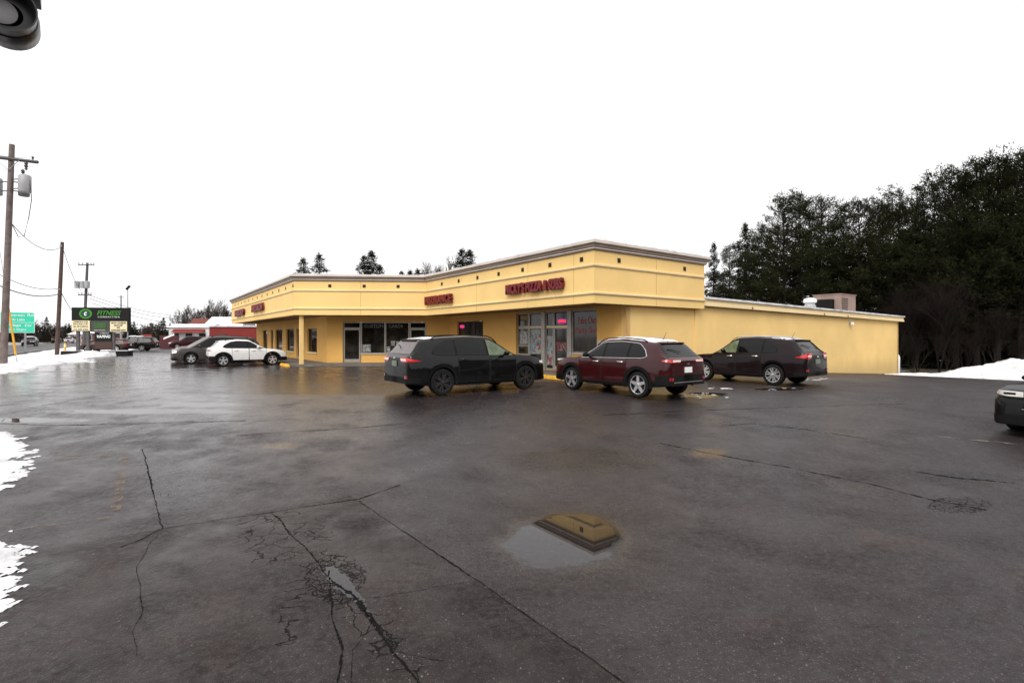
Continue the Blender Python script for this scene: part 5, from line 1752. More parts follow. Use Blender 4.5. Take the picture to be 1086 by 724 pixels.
# second and third rows close the gaps
k2 = 0
for (px, ty, Z, kd) in [(765, 290, 70, 2), (800, 262, 68, 0), (822, 240, 68, 3), (860, 232, 66, 1), (884, 236, 66, 2), (922, 236, 64, 0), (945, 228, 63, 3), (968, 230, 60, 1), (1003, 215, 57, 2), (1025, 200, 54, 1), (1048, 190, 54, 3), (1072, 185, 53, 0), (1098, 180, 53, 2), (1125, 180, 52, 3)]:
    x, y, h = from_px(px, ty, Z); k2 += 1
    plant('pine_tree', pines[kd], x, y, h, rnd.uniform(0, 6), 'shaded pine, %s from the left in the second row behind the front pines' % ords[k2 - 1], 'tree', 'evergreens behind the plaza', wide=1.15)
for i_, (px, ty, Z, kd) in enumerate([(942, 318, 53, 2), (966, 300, 51, 0), (990, 310, 50, 1), (1012, 288, 49, 3), (1038, 300, 48, 2), (1066, 282, 48, 1), (1094, 290, 47, 0), (905, 300, 60, 3), (870, 300, 62, 1)]):
    x, y, h = from_px(px, ty, Z)
    plant('pine_tree', young[kd % 2], x, y, h, rnd.uniform(0, 6), 'short bushy young pine, %s from the left under the tall pines' % ords[[942, 966, 990, 1012, 1038, 1066, 1094, 905, 870].index(px) + 2 if px > 910 else (1 if px == 905 else 0)], 'tree', 'evergreens behind the plaza', wide=1.5)
# undergrowth in front of the pines
k3 = 0
for (px, ty, Z, kd) in [(925, 326, 46, 0), (950, 296, 44, 1), (972, 312, 42.5, 0), (996, 286, 42, 1), (1022, 340, 41, 0), (1050, 318, 41, 1), (1085, 345, 40, 0), (968, 352, 41, 1), (1004, 348, 40, 0)]:
    x, y, h = from_px(px, ty, Z); k3 += 1
    plant('leafless_shrub', shrub[kd], x, y, h, rnd.uniform(0, 6), 'brown leafless shrub, %s from the left along the foot of the pines' % ords[k3 - 1], 'shrub', 'leafless shrubs at the foot of the pines', wide=rnd.uniform(0.6, 0.8))
# far dark woods behind everything on the right
wv = []; rng = np.random.default_rng(5)
cs = []
for k in range(3600):
    px = rng.uniform(740, 1250); Z = rng.uniform(74, 84); top_ = interp([(740, 3), (800, 5), (900, 6), (1000, 7), (1250, 8)], px)
    x = (px - 543) / F * Z
    cs.append((x, Z, -1.2 + top_ * rng.uniform(0, 1) ** 0.9))
v, f = blades(cs, [(0, 0, 0.6)] * len(cs), rng, 12, 0.9, 0.11, 0.6)
o = bpy.data.objects.new('distant_woods', np_mesh('distant_woods', v, f, M['needles'])); col.objects.link(o)
tag(o, 'dark evergreen woods far behind the pine row, reading as one mass', 'woods', kind='stuff')

# unseen woods added behind the camera to darken reflections in glass and paint
cs = []
for k in range(6000):
    a = R(rng.uniform(72, 262)); rr_ = rng.uniform(58, 70)
    cs.append((math.sin(a) * rr_, math.cos(a) * rr_, -0.5 + 11.5 * rng.uniform(0, 1) ** 0.8 * (0.8 + 0.2 * math.sin(a * 23))))
v, f = blades(cs, [(0, 0, 0.6)] * len(cs), rng, 10, 1.1, 0.28, 0.8)
o = bpy.data.objects.new('distant_woods', np_mesh('distant_woods', v, f, M['needles'])); col.objects.link(o)
tag(o, 'added dark woods behind the viewpoint, unseen, darkening reflections', 'woods', kind='stuff')

# trees over the roof
for i, (px, ty, Z, kd, lab) in enumerate([(323, 274, 95, 0, 'leftmost small spruce showing above the plaza roof'), (341, 270, 95, 0, 'slim spruce, right one of the left pair above the roof'), (387, 272, 90, 0, 'shorter spruce, left one of the overlapping pair above the roof middle'),
                                     (396, 267, 92, 1, 'tallest spruce above the middle of the roof'), (406, 282, 94, 1, 'low spruce at the right foot of the tallest one above the roof'), (425, 288, 100, 0, 'tiny spruce tip above the roof, left of three'), (436, 287, 100, 0, 'tiny spruce tip above the roof, middle of three'), (445, 286, 100, 0, 'tiny spruce tip above the roof, right of three'),
                                     (491, 265, 80, 0, 'left one of the two spruce tips above the inner roof bend'), (500, 266, 82, 1, 'right one of the two spruce tips above the inner roof bend')]):
    x, y, h = from_px(px, ty, Z); plant('spruce_tree', spr[kd], x, y, h, i, lab, 'tree', 'evergreens behind the plaza', wide=1.7)
for i, (px, ty, Z, lab) in enumerate([(472, 265, 85, 'leafless tree with fine upright twigs above the inner roof bend'), (456, 278, 90, 'low leafless tree left of the fine upright one above the roof'), (362, 286, 100, 'faint leafless treetop above the roof between the spruces')]):
    x, y, h = from_px(px, ty, Z); plant('bare_tree', bares[i % 2], x, y, h, i * 2.0, lab, 'tree', 'leafless trees behind the plaza', wide=0.9)
# left horizon
LT = [(28, 342, 150, 'b'), (40, 337, 160, 'b'), (50, 336, 150, 's'), (56, 341, 140, 'b'), (66, 346, 170, 'b'), (74, 343, 170, 's'), (84, 345, 170, 'b'), (96, 345, 160, 'b'), (108, 343, 170, 's'), (120, 344, 165, 'b'), (137, 338, 150, 's'), (143, 341, 150, 's'), (150, 346, 155, 'b'), (158, 342, 150, 'b'), (167, 338, 140, 'b'), (173, 337, 130, 's'), (180, 343, 150, 's'),
      (192, 328, 120, 'b'), (204, 321, 112, 'b'), (214, 326, 110, 'b'), (222, 325, 106, 's'), (230, 316, 104, 'b'), (240, 322, 104, 'b'), (250, 326, 110, 's'), (262, 330, 110, 'b'), (12, 343, 160, 's'), (2, 340, 160, 'b'), (-12, 338, 150, 's')]
for i, (px, ty, Z, kd) in enumerate(LT):
    x, y, h = from_px(px, ty, Z)
    where = 'left of the fitness sign' if px < 78 else ('behind the fitness sign' if px < 134 else ('between the fitness sign and the white shop' if px < 178 else 'behind the snowy roofed buildings'))
    same = [t for t in LT if t[3] == kd and ((t[0] < 78) == (px < 78)) and ((t[0] < 134) == (px < 134)) and ((t[0] < 178) == (px < 178))]
    o_ = ords[sorted(q[0] for q in same).index(px)]
    if kd == 's': plant('evergreen_tree', spr[i % 2], x, y, h, i, 'far evergreen %s, %s from the left there' % (where, o_), 'tree', 'far trees on the left horizon', wide=1.5)
    else: plant('bare_tree', bares[i % 2], x, y, h, i, 'far leafless tree %s, %s from the left there' % (where, o_), 'tree', 'far trees on the left horizon', wide=1.3)
# low scrub mass along the left horizon
cs = []
for k in range(2600):
    px = rng.uniform(-60, 275); Z = rng.uniform(175, 200)
    cs.append(((px - 543) / F * Z, Z, rng.uniform(0, 4.6) * (0.75 + 0.25 * math.sin(px * 0.2))))
v, f = blades(cs, [(0, 0, 0.6)] * len(cs), rng, 8, 1.2, 0.22, 0.9)
o = bpy.data.objects.new('distant_woods', np_mesh('distant_woods', v, f, foliage_mat('far_scrub', (0.03, 0.026, 0.022), (0.06, 0.052, 0.045)))); col.objects.link(o)
tag(o, 'low brown woods along the left horizon beyond the road', 'woods', kind='stuff')

# ------------------------------------------------------------------ poles and wires
M['pole'] = simple('weathered_pole', (0.16, 0.125, 0.115), 0.85, var=0.35, scale=3, bump=0.3, bscale=30)
M['pole_dark'] = simple('brown_pole', (0.085, 0.052, 0.042), 0.85, var=0.3, scale=3)
M['pole_far'] = simple('far_pole', (0.09, 0.085, 0.085), 0.85, var=0.2)
M['steel'] = simple('grey_steel', (0.30, 0.30, 0.31), 0.5, metal=0.3, var=0.15)
M['can'] = simple('transformer_paint', (0.34, 0.345, 0.36), 0.45, var=0.12)
M['can_dark'] = simple('transformer_dark', (0.12, 0.125, 0.13), 0.5)
M['wire'] = simple('wire', (0.05, 0.05, 0.052), 0.6)
M['porcelain'] = simple('insulator', (0.08, 0.07, 0.07), 0.3)


def insulator(mb, x, y, z, s=1.0):
    mb.lathe([(0.02 * s, 0), (0.02 * s, 0.05 * s), (0.06 * s, 0.07 * s), (0.03 * s, 0.10 * s), (0.06 * s, 0.13 * s), (0.03 * s, 0.17 * s), (0.001, 0.2 * s)], 8, 'z', (x, y, z))


# pole 1
P1 = Vector((-30.6, 30.8))
pole1 = empty('utility_pole', (P1.x, P1.y, 0.0), 0, 'tall weathered utility pole with crossarm and grey transformers at the left edge', 'utility pole', 'utility poles along the road')
top1 = Vector((0.52, 0.0, 13.25))
def on1(z): return top1 * (z / 13.25)
m_ = MB(); m_.tube([(0, 0, -0.3)] + [tuple(on1(z)) for z in (1, 4, 8, 11, 13.25)], [0.185, 0.18, 0.17, 0.155, 0.145, 0.135], 14); m_.build('pole', M['pole'], pole1, smooth=50)
m_ = MB(); za = 12.35
ax0 = on1(za) + Vector((-1.5, -0.17, 0.17)); ax1 = on1(za) + Vector((1.75, -0.17, -0.22))
m_.tube([tuple(ax0), tuple(ax1)], 0.10, 4); arm1 = m_.build('crossarm', M['pole_far'], pole1)
m_ = MB()
m_.tube([tuple(on1(za) + Vector((-0.75, -0.24, 0.0))), tuple(on1(za - 0.7) + Vector((0, -0.17, 0)))], 0.02, 5); m_.tube([tuple(on1(za) + Vector((0.75, -0.24, -0.08))), tuple(on1(za - 0.7) + Vector((0, -0.17, 0)))], 0.02, 5)
m_.build('brace', M['steel'], pole1)
for xx in (-1.35, 1.45):
    m_ = MB(); q = on1(za) + Vector((xx, -0.17, 0.05 - xx * 0.12)); insulator(m_, q.x, q.y, q.z + 0.02, 1.3); m_.build('insulator', M['porcelain'], pole1, smooth=40)
m_ = MB(); q = on1(za) + Vector((1.05, -0.17, -0.5)); m_.lathe([(0.02, 0.35), (0.05, 0.3), (0.10, 0.2), (0.06, 0.12), (0.11, 0.05), (0.05, -0.05), (0.09, -0.12), (0.02, -0.2)], 10, 'z', tuple(q)); m_.build('cutout', M['porcelain'], pole1, smooth=40)
for (dx, dy, zz, rr, hh, mt) in ((1.02, -0.15, 10.85, 0.30, 1.02, 'can'), (0.42, 0.42, 10.75, 0.27, 0.98, 'can_dark'), (-0.75, -0.1, 10.7, 0.29, 1.0, 'can')):
    c_ = on1(zz) + Vector((dx, dy, -hh / 2))
    m_ = MB(); m_.lathe([(0.001, 0), (rr * 0.93, 0.0), (rr, 0.05), (rr, hh * 0.93), (rr * 0.85, hh), (0.001, hh + 0.04)], 18, 'z', tuple(c_)); t_ = m_.build('transformer', M[mt], pole1, smooth=40)
    m_ = MB(); insulator(m_, c_.x - 0.12, c_.y, c_.z + hh, 1.9); m_.tube([(c_.x, c_.y, c_.z + hh * 0.8), tuple(on1(zz) + Vector((0, 0, hh * 0.3)))], 0.035, 5); m_.tube([(c_.x, c_.y, c_.z + hh * 0.25), tuple(on1(zz) + Vector((0, 0, -hh * 0.25)))], 0.035, 5)
    m_.build('bushing', M['porcelain'], t_, smooth=40)
m_ = MB(); c_ = on1(10.85) + Vector((1.30, -0.15, 0.3))
m_.tube([tuple(c_), tuple(c_ + Vector((0.12, 0, -1.2))), tuple(c_ + Vector((-0.05, 0, -2.3))), tuple(on1(7.75) + Vector((0.95, 0, 0))), tuple(on1(7.7) + Vector((0.6, 0, 0.0))), tuple(on1(8.6) + Vector((0.2, -0.1, 0)))], 0.022, 5); m_.build('service_cable', M['wire'], pole1, smooth=60)
# guy wire with yellow guard
g_end = gp(18.3, 386.0); g_top = Vector((-29.95 - 1.4, 31.2, 7.0))
guy = empty('guy_wire', (g_end.x, g_end.y, 0), 0, 'steel guy wire with a yellow plastic guard slanting beside the tall left pole', 'guy wire')
a = Vector((0, 0, 0.0)); b_ = Vector((P1.x + on1(8.5).x - g_end.x, P1.y - g_end.y, 8.5)) if False else Vector((-1.75, 0.5, 8.2))
m_ = MB(); m_.tube([tuple(a), tuple(b_)], 0.012, 5); m_.build('cable', M['wire'], guy)
m_ = MB(); m_.tube([tuple(a.lerp(b_, 0.07)), tuple(a.lerp(b_, 0.42))], 0.055, 8); m_.build('guard', simple('guard_yellow', (0.75, 0.36, 0.02), 0.5, var=0.1), guy, smooth=50)
m_ = MB(); m_.tube([(0.02, -0.01, -0.15), (0, 0, 0.25)], 0.02, 6); m_.build('anchor_rod', M['steel'], guy)
# pole 2
P2 = Vector((-40.9, 46.0))
pole2 = empty('utility_pole', (P2.x, P2.y, 0), 0, 'plain brown utility pole without crossarm between the tall pole and the fitness sign', 'utility pole', 'utility poles along the road')
m_ = MB(); m_.tube([(0, 0, -0.3), (0.1, 0, 2), (0.32, 0, 6.5), (0.5, 0, 10.2)], [0.165, 0.16, 0.15, 0.13], 12); m_.build('pole', M['pole_dark'], pole2, smooth=50)
m_ = MB(); m_.box(0.40, 0.62, -0.19, -0.15, 9.75, 9.9); m_.box(0.25, 0.45, -0.2, -0.17, 5.9, 6.0); m_.build('bracket', M['steel'], pole2)
# pole 3
P3 = Vector((-58.6, 70.0))
pole3 = empty('utility_pole', (P3.x, P3.y, 0), 0, 'far utility pole with transformers and short crossarms rising behind the fitness sign', 'utility pole', 'utility poles along the road')
def on3(z): return Vector((0.55 * z / 11.8, 0, z))
m_ = MB(); m_.tube([(0, 0, -0.3), tuple(on3(6)), tuple(on3(11.8))], [0.2, 0.18, 0.15], 10); m_.build('pole', M['pole_far'], pole3, smooth=50)
for (z, w) in ((11.5, 1.1), (7.4, 0.9)):
    m_ = MB(); q = on3(z); m_.tube([(q.x - w, -0.18, z), (q.x + w, -0.18, z)], 0.07, 4); c_ = m_.build('crossarm', M['pole_far'], pole3)
    m_ = MB()
    for s_ in (-0.9, -0.45, 0.6, 0.95): insulator(m_, q.x + w * s_, -0.18, z + 0.05, 1.3)
    m_.build('insulator', M['porcelain'], c_)
for s_ in (-0.85, -0.1, 0.5):
    m_ = MB(); q = on3(9.0); m_.lathe([(0.001, 0), (0.3, 0), (0.32, 0.9), (0.001, 1.0)], 12, 'z', (q.x + s_, -0.5, 8.3)); m_.tube([(q.x + s_, -0.5, 8.8), (q.x, 0, 8.9)], 0.04, 5)
    m_.build('transformer', M['can'], pole3, smooth=40)
# far pole behind the sign
P4 = Vector((-84.0, 110.0))
pole4 = empty('utility_pole', (P4.x, P4.y, 0), 0, 'pale slim far pole just left of the street lamp above the fitness sign', 'utility pole', 'utility poles along the road')
m_ = MB(); m_.tube([(0, 0, 0), (0, 0, 10.6)], [0.2, 0.15], 8); m_.build('pole', M['steel'], pole4)
m_ = MB(); m_.tube([(-0.7, 0, 10.2), (0.7, 0, 10.2)], 0.07, 4); m_.build('crossarm', M['steel'], pole4)


def wire(a, b_, sag, label, r=0.018, group='overhead wires'):
    m_ = MB(); a = Vector(a); b_ = Vector(b_); pts = []
    for i in range(21):
        t = i / 20; p = a.lerp(b_, t); pts.append((p.x - a.x, p.y - a.y, p.z - a.z - sag * 4 * t * (1 - t)))
    m_.tube(pts, r, 4, cap=False)
    o = m_.build('overhead_wire', M['wire'], loc=tuple(a)); tag(o, label, 'wire', group)


def w3(P_, l): return (P_.x + l[0], P_.y + l[1], l[2])
Pm = P1 - U * 24
wire(w3(P1, on1(8.7)), w3(P2, (0.5, 0, 9.8)), 0.9, 'wire sagging from the tall left pole to the top of the brown pole', 0.026)
wire((-30.9, 29.5, 6.1), w3(P2, (0.3, -0.2, 6.0)), 0.6, 'upper one of two low cables reaching the brown pole from the left edge', 0.025)
wire((-30.8, 29.5, 5.3), w3(P2, (0.28, -0.2, 5.5)), 0.6, 'lower one of two low cables reaching the brown pole from the left edge', 0.04)
wire(w3(P2, (0.5, 0, 9.8)), w3(P3, on3(7.4)), 0.9, 'wire from the top of the brown pole down to the far transformer pole', 0.022)
wire(w3(P2, (0.3, 0, 5.9)), w3(P3, on3(5.0)), 1.1, 'low cable from the brown pole towards the fitness sign', 0.03)
P5 = P3 + U * 120
for i, (z0, z1, nm) in enumerate([(7.45, 8.6, 'highest'), (6.9, 8.0, 'second highest'), (6.3, 7.0, 'lowest')]):
    wire((P3.x + 0.6 + 0.3 * i, P3.y, z0), (-66.5, 111, z1 - 2.4), 1.1, '%s cable running right from the far transformer pole over the white shop' % nm, 0.035)
wire(w3(P1, on1(za) + Vector((1.45, -0.17, 0.1))), w3(P1, on1(za) + Vector((-1.35, -0.17, 0.4))), 0.15, 'short jumper wire on the crossarm of the tall left pole', 0.012)

# street lamp
lp = Vector((-45.4, 60.5))
sl = empty('street_lamp', (lp.x, lp.y, 0), 0, 'slim grey street lamp with a tilted dark head right of the fitness sign', 'street lamp')
m_ = MB(); m_.tube([(0, 0, 0), (0, 0, 7.2)], [0.075, 0.045], 8); m_.build('pole', M['steel'], sl)
m_ = MB(); m_.tube([(0, 0, 7.15), (0.05, 0, 7.4), (0.3, 0, 7.55)], 0.035, 6); m_.build('arm', M['steel'], sl)
m_ = MB(); m_.add([(-0.12, -0.15, 7.22), (0.25, -0.15, 7.62), (0.25, 0.15, 7.62), (-0.12, 0.15, 7.22), (-0.2, -0.13, 7.36), (0.17, -0.13, 7.76), (0.17, 0.13, 7.76), (-0.2, 0.13, 7.36)], [(0, 3, 2, 1), (4, 5, 6, 7), (0, 1, 5, 4), (1, 2, 6, 5), (2, 3, 7, 6), (3, 0, 4, 7)]); m_.build('lamp_head', M['plastic'], sl)

# ------------------------------------------------------------------ signs
def ground_at(px, Z): return Vector(((px - 543) / F * Z, Z))


# green road sign, seen a little from the right
gs = ground_at(22, 57.5)
sg = empty('road_sign', (gs.x, gs.y, 0), 0, 'large turquoise green road sign with white lettering right of the tall pole', 'road sign')
vd = Vector((gs.x, gs.y)).normalized(); frG = Frame(gs, (-vd.y, vd.x) if False else (vd.y, -vd.x), (-vd.x, -vd.y))
M['green'] = simple('sign_green', (0.04, 0.70, 0.46), 0.4, var=0.05, scale=1); M['sign_white'] = simple('sign_white', (0.85, 0.9, 0.88), 0.5, var=0.03)
W_ = 2.6; wl = -1.45 * 1.0
gz0, gz1 = 2.15, 4.45
m_ = MB(); frG.box(m_, -1.65, 1.15, 0.0, 0.02, gz0, gz1); pn = m_.build('panel', M['green'], sg, off=(gs.x, gs.y, 0))
m_ = MB()
for (a0, a1, z0, z1) in ((-1.65, 1.15, 3.28, 3.32), (-1.65, 1.15, gz0, gz0 + 0.04), (-1.65, 1.15, gz1 - 0.04, gz1), (1.11, 1.15, gz0, gz1), (-1.65, -1.61, gz0, gz1)): frG.box(m_, a0, a1, 0.021, 0.025, z0, z1)
m_.build('border', M['sign_white'], pn)
for (s_, a, z, w, h) in (('Brewerton', -0.55, 4.12, 1.75, 0.27), ('Rd', 0.80, 4.14, 0.50, 0.27), ('South Lake', -0.45, 3.62, 1.6, 0.25), ('E', -1.45, 2.98, 0.16, 0.27), ('Village', -0.55, 2.96, 1.15, 0.32), ('Ctr', 0.62, 2.98, 0.6, 0.27), ('Next Right', -0.40, 2.48, 1.75, 0.25)):
    text_on(frG, 'lettering', s_, a, 0.026, z, w, h, 0.006, M['sign_white'], pn, None, bold=0.02)
m_ = MB(); frG.box(m_, 0.28, 0.46, -0.12, -0.005, -0.2, 3.9); m_.build('post', M['steel'], sg, off=(gs.x, gs.y, 0))
m_ = MB(); frG.box(m_, -1.2, -1.02, -0.12, -0.005, -0.2, 3.9); m_.build('post', M['steel'], sg, off=(gs.x, gs.y, 0))

# monument sign of the plaza
ms = ground_at(106, 46.5)
sign = empty('plaza_sign', (ms.x, ms.y, 0), 0, 'black plaza sign on posts reading FITNESS CONNECTION in green', 'sign')
so = (ms.x, ms.y, 0)
frS = Frame(ms, (0.985, 0.17), (0.17, -0.985))
M['sign_black'] = simple('sign_black', (0.010, 0.010, 0.010), 0.6, var=0.1, spec=0.2); M['sign_grey'] = simple('sign_grey', (0.045, 0.045, 0.048), 0.5); M['cream'] = simple('sign_cream', (0.75, 0.66, 0.42), 0.5, var=0.05)
M['lime'] = simple('sign_green_letter', (0.035, 0.22, 0.012), 0.5, var=0.05)
s0, s1 = -2.28, 2.36
m_ = MB(); frS.box(m_, s0, s1, -0.35, 0.0, 3.15, 4.35); m_.build('cabinet', M['sign_black'], sign, off=so)
m_ = MB(); frS.box(m_, s0, -0.75, -0.3, 0.0, 2.2, 3.145); frS.box(m_, 0.78, s1, -0.3, 0.0, 2.15, 3.145); m_.build('reader_box', M['sign_black'], sign, off=so)
m_ = MB(); frS.box(m_, s0 + 0.03, -0.80, 0.002, 0.03, 2.24, 3.16); c1 = m_.build('reader_panel', M['cream'], sign, off=so)
m_ = MB(); frS.box(m_, 0.83, 2.22, 0.002, 0.03, 2.18, 3.10); c2 = m_.build('reader_panel', M['cream'], sign, off=so)
m_ = MB(); frS.box(m_, -0.74, 0.77, -0.28, 0.0, 2.15, 3.14); c3 = m_.build('tenant_panel', M['sign_grey'], sign, off=so)
m_ = MB(); frS.box(m_, -0.45, 0.95, -0.25, -0.02, 1.25, 2.14); c4 = m_.build('tenant_panel', M['sign_black'], sign, off=so)
m_ = MB(); frS.box(m_, -0.45, 1.0, -0.25, -0.02, 0.65, 1.245); m_.build('tenant_panel', simple('brown_board', (0.05, 0.022, 0.016), 0.6), sign, off=so)
for a in (-1.85, -1.05, 1.02):
    m_ = MB(); frS.box(m_, a - 0.11, a + 0.11, -0.28, -0.06, -0.2, 3.1 if a != 1.02 else 2.1); m_.build('post', M['pole_far'], sign, off=so)
T_ = lambda s_, a, z, w, h, mt, par, **k: text_on(frS, 'lettering', s_, a, 0.032, z, w, h, 0.01, M[mt], par, None if par is not sign else so, **k)
text_on(frS, 'lettering', 'FITNESS', 0.75, 0.003, 3.86, 1.95, 0.42, 0.03, M['lime'], sign, so, bold=0.02, shear=0.3)
text_on(frS, 'lettering', 'CONNECTION', 0.72, 0.003, 3.50, 1.75, 0.12, 0.02, M['sign_white'], sign, so, spacing=1.4)
for (s_, z) in (("SUPERIOR'S CLUB", 3.04), ('BACON UP', 2.84), ('BURGERS', 2.62), ('315 698 2400', 2.36)): T_(s_, -1.53, z, 1.15, 0.12, 'sign_black', c1, bold=0.015)
for (s_, z, w) in (('NOW LEASING', 2.96, 1.2), ('SHOP', 2.74, 0.7), ('IS', 2.54, 0.25), ('AVAILABLE NOW', 2.30, 1.2)): T_(s_, 1.52, z, w, 0.14, 'sign_black', c2, bold=0.03)
text_on(frS, 'lettering', 'PHYSICAL', 0.0, 0.003, 2.30, 0.9, 0.10, 0.01, M['cream'], c3, None)
text_on(frS, 'lettering', 'VAPING', 0.30, -0.015, 1.72, 1.1, 0.26, 0.02, M['sign_white'], c4, None, bold=0.02, shear=0.2)
text_on(frS, 'lettering', 'at Monroe', 0.35, -0.015, 2.02, 0.7, 0.10, 0.02, M['sign_white'], c4, None)
m_ = MB(); frS.box(m_, -0.5, 0.52, 0.003, 0.02, 2.50, 2.98); m_.build('green_block', simple('dim_green', (0.03, 0.10, 0.02), 0.5), c3)
# round logo: ring with a c in its middle
m_ = MB(); zc, ac = 3.78, -1.15
def ring(m_, r0, r1, b, mi=0, asp=0.86):
    n_ = 36; vs = []
    for k in range(n_):
        t = 2 * math.pi * k / n_
        for r_ in (r0, r1): vs.append(frS.pt(ac + r_ * math.cos(t), b, zc + asp * r_ * math.sin(t)))
    m_.add(vs, [(2 * k, 2 * k + 1, (2 * k + 3) % (2 * n_), (2 * k + 2) % (2 * n_)) for k in range(n_)], mi)
ring(m_, 0.36, 0.52, 0.02); lg = m_.build('logo', M['lime'], sign, off=so)
m_ = MB(); ring(m_, 0.0001, 0.335, 0.018); m_.build('logo_disc', simple('logo_dark', (0.01, 0.05, 0.04), 0.5), lg)
text_on(frS, 'lettering', 'c', ac, 0.022, zc, 0.22, 0.34, 0.02, M['sign_white'], lg, None, bold=0.03, shear=0.2)
# planter edging under the sign
for (a0, a1, lab) in ((-2.6, -1.4, 'dark planter wall under the left posts of the fitness sign'), (1.05, 2.7, 'dark planter wall under the right end of the fitness sign')):
    c_ = frS.pt((a0 + a1) / 2, 0.2, 0); e = empty('planter', c_, 0, lab, 'planter')
    m_ = MB(); frS.box(m_, a0, a1, 0.0, 0.9, -0.1, 0.42); m_.build('retaining_wall', M['sign_black'], e, off=c_)
    m_ = MB(); frS.box(m_, a0 + 0.06, a1 - 0.06, 0.06, 0.84, 0.421, 0.47); m_.build('snow_cap', M['snow'], e, off=c_)
# low yellow marker post
q = ground_at(69, 48)
e = empty('marker_post', (q.x, q.y, 0), 0, 'short yellow marker post in the snow between brown pole and fitness sign', 'marker post')
m_ = MB(); m_.lathe([(0.001, -0.1), (0.09, -0.1), (0.09, 1.05), (0.05, 1.12), (0.001, 1.13)], 10); m_.build('post', simple('marker_yellow', (0.75, 0.45, 0.06), 0.5), e, smooth=40)
m_ = MB(); m_.lathe([(0.092, 0.8), (0.095, 0.8), (0.095, 0.92), (0.092, 0.92)], 10); m_.build('band', M['sign_white'], e)
# red and white notice board by the lot's far end
q = ground_at(155.5, 92); nb = empty('notice_board', (q.x, q.y, 0), 0, 'low red and white notice board on the snow at the far end of the lot', 'notice board')
vq = q.normalized(); frN = Frame(q, (vq.y, -vq.x), (-vq.x, -vq.y)); no = (q.x, q.y, 0)
m_ = MB(); frN.box(m_, -0.75, 0.75, 0, 0.06, 0.25, 2.1); m_.build('board', simple('board_red', (0.28, 0.04, 0.03), 0.6), nb, off=no)
m_ = MB(); frN.box(m_, -0.62, 0.62, 0.063, 0.07, 0.85, 1.45); m_.build('panel', M['sign_white'], nb, off=no)
for a in (-0.7, 0.7): m_ = MB(); frN.box(m_, a - 0.05, a + 0.05, -0.08, -0.003, -0.1, 2.0); m_.build('post', M['steel'], nb, off=no)

# ------------------------------------------------------------------ neighbouring buildings
M['bwhite'] = simple('white_siding', (0.62, 0.62, 0.62), 0.7, var=0.1, scale=0.8); M['bred'] = simple('red_siding', (0.20, 0.014, 0.010), 0.6, var=0.12, scale=0.6)
M['bbrown'] = simple('brown_siding', (0.10, 0.045, 0.03), 0.8, var=0.2); M['dark_pane'] = simple('dark_window', (0.02, 0.02, 0.022), 0.15)


def house(name, c, d, L, D, zw, zr, wallm, roofm, label, cat='building', windows=3, gable=True, flat_over=0.25, awning=None, snow=True, winmat='dark_pane'):
    """c: near front corner (left), d: direction of the front"""
    c = Vector(c); d = Vector(d).normalized(); nn = Vector((d.y, -d.x)); fr = Frame(c, d, nn); o_ = (c.x, c.y, 0)
    e = empty(name, o_, 0, label, cat)
    m_ = MB(); fr.box(m_, 0, L, -D, 0, -0.3, zw); m_.build('wall', wallm, e, off=o_)
    m_ = MB()
    if gable:
        ov = flat_over
        vs = [fr.pt(-ov, ov, zw - 0.02), fr.pt(L + ov, ov, zw - 0.02), fr.pt(L + ov, -D / 2, zr), fr.pt(-ov, -D / 2, zr), fr.pt(-ov, -D - ov, zw - 0.02), fr.pt(L + ov, -D - ov, zw - 0.02)]
        m_.add(vs, [(0, 1, 2, 3), (3, 2, 5, 4), (0, 3, 4), (1, 5, 2), (0, 4, 5, 1)])
    else: fr.box(m_, -flat_over, L + flat_over, -D - flat_over, flat_over, zw + 0.003, zr)
    m_.build('roof', roofm, e, off=o_)
    for k in range(windows):
        a = L * (k + 0.5) / windows; w = min(1.2, L / windows * 0.3)
        m_ = MB(); fr.box(m_, a - w, a + w, 0.003, 0.05, 0.9, min(zw - 0.4, 2.3)); wn = m_.build('window', M['bwhite'], e, off=o_)
        m_ = MB(); fr.box(m_, a - w + 0.08, a + w - 0.08, 0.053, 0.06, 0.98, min(zw - 0.48, 2.22)); m_.build('pane', M[winmat], wn)
    m_ = MB(); fr.box(m_, L * 0.08, L * 0.08 + 0.9, 0.003, 0.06, 0.0, 2.05); m_.build('door', M['bbrown'], e, off=o_)
    if awning:
        m_ = MB(); z = awning
        vs = [fr.pt(L * 0.12, 0.004, z + 0.5), fr.pt(L * 0.9, 0.004, z + 0.5), fr.pt(L * 0.9, 1.0, z), fr.pt(L * 0.12, 1.0, z), fr.pt(L * 0.12, 0.004, z), fr.pt(L * 0.9, 0.004, z)]
        m_.add(vs, [(0, 3, 2, 1), (0, 4, 3), (1, 2, 5), (4, 5, 2, 3)]); m_.build('awning', M['bred'], e, off=o_)
    return e, fr


